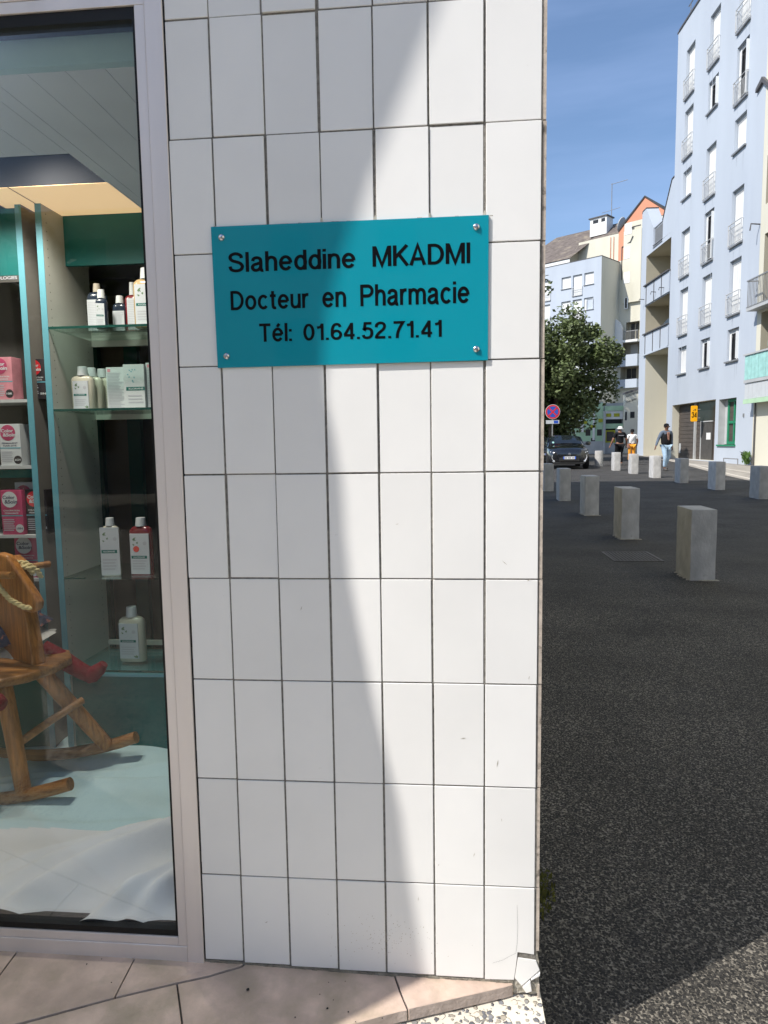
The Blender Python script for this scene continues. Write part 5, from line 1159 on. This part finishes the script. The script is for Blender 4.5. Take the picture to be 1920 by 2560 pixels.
for s in (1, -1):
    c, q = math.cos(math.pi/4), s*math.sin(math.pi/4); L_, W_ = .29, .035
    m.add([(c*a*L_-q*b*W_, yy, q*a*L_+c*b*W_) for yy in (-.0585-.001*s, -.055) for a, b in ((-1, -1), (1, -1), (1, 1), (-1, 1))], [(0, 1, 2, 3), (4, 7, 6, 5), (0, 4, 5, 1), (1, 5, 6, 2), (2, 6, 7, 3), (3, 7, 4, 0)])
m.build('red_cross', M['red'], dn)
pp = MB().box(-.33, .33, -.05, -.03, 2.02, 2.20).build('small_plate', M['whitebox'], st); MB().box(.06, .28, -.054, -.0505, 2.04, 2.18).build('blue_symbol', M['sblue'], pp)

# ------------------------------------------------------------------ cars
def car(label, loc, rz, group=None):
    t = thing('parked_car', label, 'car', loc, rz)
    def sec(y, zb, w_, zm, zs, a, za, c, zc, zt):
        half = [(0, zb), (w_*.8, zb), (w_*.97, zb+.12), (w_, zm), (w_*.97, zs), (a, za), (c, zc), (0, zt)]
        return [(x, y, z) for x, z in half]+[(-x, y, z) for x, z in half[-2:0:-1]]
    Ss = [sec(0.0, .30, .58, .45, .60, .50, .66, .30, .69, .70), sec(.06, .24, .72, .50, .68, .62, .76, .36, .80, .81), sec(.22, .20, .82, .55, .76, .70, .86, .42, .90, .92), sec(.6, .18, .865, .6, .84, .74, .94, .45, .98, 1.0),
          sec(1.05, .18, .875, .62, .88, .76, 1.0, .46, 1.04, 1.06), sec(1.2, .18, .875, .62, .89, .74, 1.03, .48, 1.08, 1.10), sec(1.55, .18, .875, .62, .90, .69, 1.24, .50, 1.29, 1.31), sec(1.95, .18, .875, .62, .91, .63, 1.38, .46, 1.43, 1.45),
          sec(2.6, .18, .875, .62, .92, .61, 1.42, .45, 1.47, 1.485), sec(3.2, .18, .875, .62, .94, .60, 1.38, .43, 1.43, 1.44), sec(3.6, .2, .86, .62, .95, .60, 1.25, .43, 1.30, 1.31), sec(3.9, .25, .83, .62, .93, .62, 1.02, .43, 1.05, 1.06), sec(4.02, .32, .76, .55, .8, .58, .86, .4, .88, .89)]
    body = MB().loft(Ss).build('body', M['carpaint'], t, smooth=True, sharp=60)
    md = body.modifiers.new('s', 'SUBSURF'); md.levels = 2; md.render_levels = 2
    # wheel arches are read as dark discs behind the tyres
    ws = MB()
    rows = []
    for (y, z, hw) in ((1.16, 1.085, .68), (1.40, 1.225, .64), (1.65, 1.335, .60), (1.88, 1.435, .56)):
        rows.append([(hw*k/4, y-.04+.05*(abs(k)/4)**2, z+.018-.045*(abs(k)/4)**2) for k in range(-4, 5)])
    ws.loft(rows, False); m2 = MB()
    for i in range(3):
        for k in range(8): m2.quad(rows[i][k], rows[i][k+1], rows[i+1][k+1], rows[i+1][k])
    m2.build('windscreen', M['carglass'], t, smooth=True, fixn=False)
    for s in (-1, 1):
        q = [(s*.79, 1.45, 1.0), (s*.83, 2.2, 1.0), (s*.83, 3.3, 1.02), (s*.655, 3.1, 1.36), (s*.675, 2.5, 1.40), (s*.70, 1.95, 1.36)]
        MB().prism([(p[1], p[2]) for p in q], 'x', 0, .0).build if 0 else None
        m3 = MB(); m3.add([(p[0]*1.03, p[1], p[2]) for p in q]+[(p[0]*.97, p[1], p[2]) for p in q], [(0, 1, 2, 3, 4, 5), (11, 10, 9, 8, 7, 6)]+[(i, (i+1) % 6, 6+(i+1) % 6, 6+i) for i in range(6)]); m3.build('side_window', M['carglass'], t)
        hl_ = MB(); hl_.loft([[(s*.50, .075, .70), (s*.52, .06, .62), (s*.50, .10, .60)], [(s*.66, .11, .78), (s*.70, .10, .63), (s*.66, .16, .60)], [(s*.79, .32, .83), (s*.82, .30, .68), (s*.78, .36, .64)]]); h = hl_.build('headlight', M['carglass'], t)
        for (px_, pz_, py_, rr2) in ((.56, .68, .05, .035), (.66, .70, .085, .04), (.755, .73, .19, .035)):
            MB().lathe([(rr2, 0), (rr2*.8, .03), (.004, .045)], seg=12).build('lamp', M['lens'], h, (s*px_, py_+.03, pz_), smooth=True).rotation_euler = (R(90), 0, 0)
        MB().tube([(s*.70, .06, .60), (s*.72, .055, .48), (s*.66, .03, .36)], .012, 6).build('light_strip', M['lens'], t)
        MB().lathe([(.05, 0), (.045, .02), (.01, .03)], seg=12).build('fog_lamp', M['lens'], t, (s*.64, .055, .34), smooth=True).rotation_euler = (R(90), 0, 0)
        mr_ = MB().lathe([(.03, 0), (.10, .02), (.115, .08), (.10, .15), (.03, .17)], (0, 0, 0), 14, sx=1, sy=.7).build('mirror', M['carpaint'], t, (s*.97, 1.42, 1.0), smooth=True)
        MB().box(-.06, .06, -.02, .02, .03, .07).build('mirror_arm', M['plastic'], mr_, (-s*.1, 0, 0))
        for y in (.72, 3.25):
            ty = MB().lathe([(.20, -.1), (.31, -.1), (.325, -.07), (.325, .07), (.31, .1), (.20, .1)], seg=28).build('wheel', M['tyre'], t, (s*.78, y, .325), smooth=True, sharp=50); ty.rotation_euler = (0, R(90), 0)
            rm = MB().lathe([(.205, -.06), (.205, .06), (.19, .07), (.05, .05), (.02, .08)], seg=20).build('rim', M['rim'], ty, smooth=True); rm.rotation_euler = (0, 0 if s > 0 else math.pi, 0)
    MB().box(-.42, .42, -.012, .1, .33, .49).build('grille', M['plastic'], t, bevel=.02)
    m = MB()
    for k in range(7): m.box(-.40, .40, -.02, -.012, .345+k*.02, .352+k*.02)
    m.build('grille_bar', M['darkgrey'], t)
    MB().box(-.62, .62, .0, .12, .205, .30).build('bumper_lip', M['plastic'], t, bevel=.02)
    pt = MB().box(-.26, .26, -.04, -.022, .43, .54).build('number_plate', M['plate'], t)
    MB().box(-.26, -.215, -.0425, -.0402, .43, .54).box(.215, .26, -.0425, -.0402, .43, .54).build('plate_band', M['euroblue'], pt)
    m = MB(); r_ = random.Random(4)
    for k, x in enumerate((-.18, -.13, -.05, .0, .05, .13, .18)): m.box(x-.016, x+.012, -.042, -.0402, .455, .515)
    m.build('plate_characters', M['ink'], pt)
    MB().lathe([(.055, 0), (.05, .012), (.01, .016)], seg=14).build('emblem', M['rim'], t, (0, .01, .64), smooth=True).rotation_euler = (R(90), 0, 0)
    MB().lathe([(.045, 0), (.045, .003)], seg=14).build('windscreen_sticker', M['tealpaint'], t, (-.56, 1.20, 1.14)).rotation_euler = (R(65), 0, 0)
    MB().box(-.10, .10, 1.52, 1.55, 1.27, 1.315).build('inner_mirror', M['plastic'], t)
    for s in (-.25, .25): MB().tube([(s, 1.10, 1.085), (s-.45, 1.14, 1.10)], .009, 5).build('wiper', M['plastic'], t)
    return t
car('glossy black hatchback parked nose towards the camera left of the people', (5.06, 28.05, gz(29)), R(-3))
car('second dark car mostly hidden behind the black hatchback and the wall edge', (4.35, 33.6, gz(35)), R(-2))

# ------------------------------------------------------------------ people
def skinmesh(name, nodes, edges, root, mat_, parent, sub=2, xyz=None):
    me = bpy.data.meshes.new(name); keys = list(nodes); me.from_pydata([nodes[k][0] for k in keys], [(keys.index(a), keys.index(b)) for a, b in edges], [])
    o = bpy.data.objects.new(name, me); C.objects.link(o); sk = o.modifiers.new('skin', 'SKIN'); sk.use_smooth_shade = True
    if not me.skin_vertices: me.attributes
    for i, k in enumerate(keys):
        sv = me.skin_vertices[0].data[i]; r_ = nodes[k][1]; sv.radius = r_ if isinstance(r_, tuple) else (r_, r_); sv.use_root = (k == root)
    ss = o.modifiers.new('sub', 'SUBSURF'); ss.levels = sub
    dg = bpy.context.evaluated_depsgraph_get(); m2 = bpy.data.meshes.new_from_object(o.evaluated_get(dg)); bpy.data.objects.remove(o)
    m2.materials.clear(); m2.materials.append(mat_); m2.polygons.foreach_set('use_smooth', [True]*len(m2.polygons))
    o = bpy.data.objects.new(name, m2); C.objects.link(o); o.parent = parent; return o
def person(label, loc, rz, sc, P, skin, top, legs, extra=None, wide=1.0, sleeve='short', group=None):
    t = thing('person', label, 'person', loc, rz); t.scale = (sc*wide, sc*wide, sc)
    J_ = {'pel': ((0, 0, .94), (.135, .095)), 'wai': ((0, 0, 1.08), (.13, .09)), 'che': ((0, 0, 1.28), (.155, .10)), 'nb': ((0, 0, 1.45), (.07, .06)), 'nk': ((0, -.01, 1.52), .05), 'hd': ((0, -.025, 1.62), (.078, .09)), 'ht': ((0, -.01, 1.70), (.07, .08))}
    for s, n in ((-1, 'l'), (1, 'r')):
        J_['sh'+n] = ((s*.18, 0, 1.42), .058); a = P['arm'+n]
        J_['el'+n] = (a[0], .043); J_['wr'+n] = (a[1], .028)
        d = (Vector(a[1])-Vector(a[0])).normalized(); J_['ha'+n] = (tuple(Vector(a[1])+d*.09), (.036, .018))
        J_['hp'+n] = ((s*.09, 0, .90), .088); l = P['leg'+n]
        J_['kn'+n] = (l[0], .058); J_['an'+n] = (l[1], .038); J_['to'+n] = (tuple(Vector(l[1])+V(0, -.13, -.045)), (.038, .028))
    ed = [('pel', 'wai'), ('wai', 'che'), ('che', 'nb'), ('nb', 'nk'), ('nk', 'hd'), ('hd', 'ht')]
    for n in 'lr': ed += [('nb', 'sh'+n), ('sh'+n, 'el'+n), ('el'+n, 'wr'+n), ('wr'+n, 'ha'+n), ('pel', 'hp'+n), ('hp'+n, 'kn'+n), ('kn'+n, 'an'+n), ('an'+n, 'to'+n)]
    b = skinmesh('body', J_, ed, 'pel', skin, t)
    # fingers, nose and ears joined onto the same body mesh
    bm = bmesh.new(); bm.from_mesh(b.data); x = MB()
    for n, s in (('l', -1), ('r', 1)):
        h0 = Vector(J_['ha'+n][0]); d = (h0-Vector(J_['wr'+n][0])).normalized(); sd_ = V(0, 1, 0)
        for k in range(4): p = h0+sd_*(-.025+k*.017); x.tube([p-d*.03, p+d*(.035+.008*(k in (1, 2))), p+d*(.062+.01*(k in (1, 2)))+V(-s*.012, 0, 0)], [.009, .0085, .006], 6)
        p = h0-sd_*.03-d*.03; x.tube([p, p+d*.03-sd_*.022, p+d*.055-sd_*.024], [.010, .009, .007], 6)
    x.tube([(0, -.105, 1.645), (0, -.128, 1.605), (0, -.112, 1.595)], [.008, .016, .008], 6)
    for s in (-1, 1): x.tube([(s*.078, -.01, 1.64), (s*.086, .0, 1.62), (s*.078, -.01, 1.595)], .010, 6)
    me = x.mesh('x', skin); bm.from_mesh(me); bm.to_mesh(b.data); bm.free(); b.data.polygons.foreach_set('use_smooth', [True]*len(b.data.polygons))
    T = {'pel': (J_['pel'][0], (.155, .115)), 'wai': (J_['wai'][0], (.150, .108)), 'che': (J_['che'][0], (.175, .122)), 'nb': ((0, 0, 1.44), (.09, .075))}
    te = [('pel', 'wai'), ('wai', 'che'), ('che', 'nb')]
    for n in 'lr':
        e = Vector(J_['el'+n][0]); s_ = Vector(J_['sh'+n][0]); T['sh'+n] = (tuple(s_), .078); te.append(('nb', 'sh'+n))
        if sleeve == 'short': T['el'+n] = (tuple(s_.lerp(e, .75)), .062); te.append(('sh'+n, 'el'+n))
        elif sleeve == 'long': T['el'+n] = (tuple(e), .056); T['wr'+n] = (tuple(Vector(J_['wr'+n][0])), .040); te += [('sh'+n, 'el'+n), ('el'+n, 'wr'+n)]
    skinmesh('shirt', T, te, 'pel', top, t)
    L_ = {'pel': ((0, 0, .97), (.155, .115))}; le = []
    for n in 'lr':
        L_['hp'+n] = (J_['hp'+n][0], .105); L_['kn'+n] = (J_['kn'+n][0], .078); a = Vector(J_['an'+n][0]); L_['an'+n] = (tuple(a+V(0, 0, .03)), P.get('hem', .060)); le += [('pel', 'hp'+n), ('hp'+n, 'kn'+n), ('kn'+n, 'an'+n)]
        a = J_['an'+n][0]; MB().lathe([(.045, 0), (.052, .02), (.048, .06), (.03, .09)], seg=14, sx=1, sy=2.3, pw=2.6).build('shoe', M['darkgrey'], t, (a[0], a[1]-.06, a[2]-.085), smooth=True)
    skinmesh('trousers', L_, le, 'pel', legs, t)
    if extra: extra(t)
    return t
def hairf(m_, cap=False):
    def f(t):
        MB().lathe([(.088, 1.60), (.096, 1.66), (.090, 1.71), (.06, 1.745), (.01, 1.755)], (0, .012, 0), 18, sx=.95, sy=1.08).build('cap' if cap else 'hair', m_, t, smooth=True)
        if cap: MB().lathe([(.09, 1.655), (.13, 1.64), (.128, 1.634), (.085, 1.645)], (0, 0, 0), 20, sx=1, sy=1.1).build('cap_brim', m_, t, smooth=True)
    return f
def man_x(t):
    hairf(M['blackcloth'])(t)
    Vv = {'pel': ((0, .0, .93), (.20, .16)), 'wai': ((0, .0, 1.1), (.205, .155)), 'che': ((0, .0, 1.28), (.215, .155)), 'nb': ((0, .0, 1.43), (.17, .11))}
    skinmesh('vest', Vv, [('pel', 'wai'), ('wai', 'che'), ('che', 'nb')], 'pel', M['blackcloth'], t)
    MB().prism([(-.02, 1.15), (.03, 1.12), (.035, 1.25), (.045, 1.43), (-.04, 1.43), (-.035, 1.3)], 'y', -.165, -.10).build('shirt_front', M['salmoncloth'], t, bevel=.01)
    MB().box(-.075, -.01, -.112, -.10, 1.618, 1.652).box(.01, .075, -.112, -.10, 1.618, 1.652).box(-.01, .01, -.112, -.104, 1.635, 1.642).build('sunglasses', M['black'], t)
P1 = dict(arml=((-.30, .03, 1.16), (-.43, -.06, .92)), armr=((.24, .05, 1.14), (.22, -.02, .90)), legl=((-.07, -.10, .50), (-.05, -.02, .10)), legr=((.12, .05, .50), (.10, .22, .13)))
person('man in black vest and pale jeans walking towards the camera, one arm swung out', (8.42, 26.15, gz(26)), R(12), 1.06, P1, M['skin'], M['greycloth'], M['denim'], man_x, sleeve='long')
P2 = dict(arml=((-.26, .02, 1.14), (-.30, -.10, .92)), armr=((.27, .0, 1.14), (.33, -.08, .92)), legl=((-.06, -.06, .50), (-.05, .08, .10)), legr=((.08, -.10, .50), (.07, -.2, .10)))
def w_x(t):
    hairf(M['whitecloth'], True)(t)
    tx = MB(); text_in(tx, 'SECURITE', -.11, .11, 1.335, 1.36, 0, .003, .02)
    for k in range(9): pass
    m = MB()
    for k in range(8): m.box(-.10+k*.026, -.10+k*.026+.018, .132, .150, 1.33, 1.352)
    m.build('back_print', M['greyink'], t)
person('heavy set person all in black with white cap walking away beside the car', (7.93, 31.3, gz(31)), R(188), 1.04, P2, M['skin2'], M['blackcloth'], M['blackcloth'], w_x, wide=1.15)
P3 = dict(arml=((-.25, .02, 1.15), (-.24, -.06, .93)), armr=((.25, .02, 1.15), (.27, -.04, .92)), legl=((-.09, -.05, .5), (-.09, .05, .1)), legr=((.09, -.05, .5), (.09, -.1, .1)), hem=.085)
def p_x(t):
    hairf(M['blackcloth'])(t)
    MB().tube([(-.15, .10, 1.43), (0, .135, 1.27), (.16, .12, 1.05)], .012, 6).build('bag_strap', M['greyink'], t)
    MB().box(.10, .22, -.06, .10, .78, 1.0).build('side_bag', M['salmoncloth'], t, bevel=.02)
person('person in white top and wide orange trousers walking away by the shops', (9.07, 33.5, gz(33)), R(176), .97, P3, M['skin'], M['whitecloth'], M['orangecloth'], p_x, wide=1.05)

# ------------------------------------------------------------------ what stands behind the camera (seen only as reflections)
O = thing('opposite_building', 'plain rendered building across the square behind the camera', 'building', (0, -22, 0))
MB().box(-30, 12, -8, 0, -1, 9.5).build('wall', M['oppwall'], O)
wm = MB().box(0, 1.3, -.01, .03, 0, 1.5).mesh('window', M['dark'])
for i in range(9):
    for j in range(3): inst('window', wm, O, (-24+i*3.6, 0, 1.2+j*2.9))
tree('square_tree', 'leafy tree in the square behind the camera', (-9.5, -13.5, -.3), 2.2, (0, 0, 4.2, 2.2, 2.2, 1.9), 11, 4000, .2)
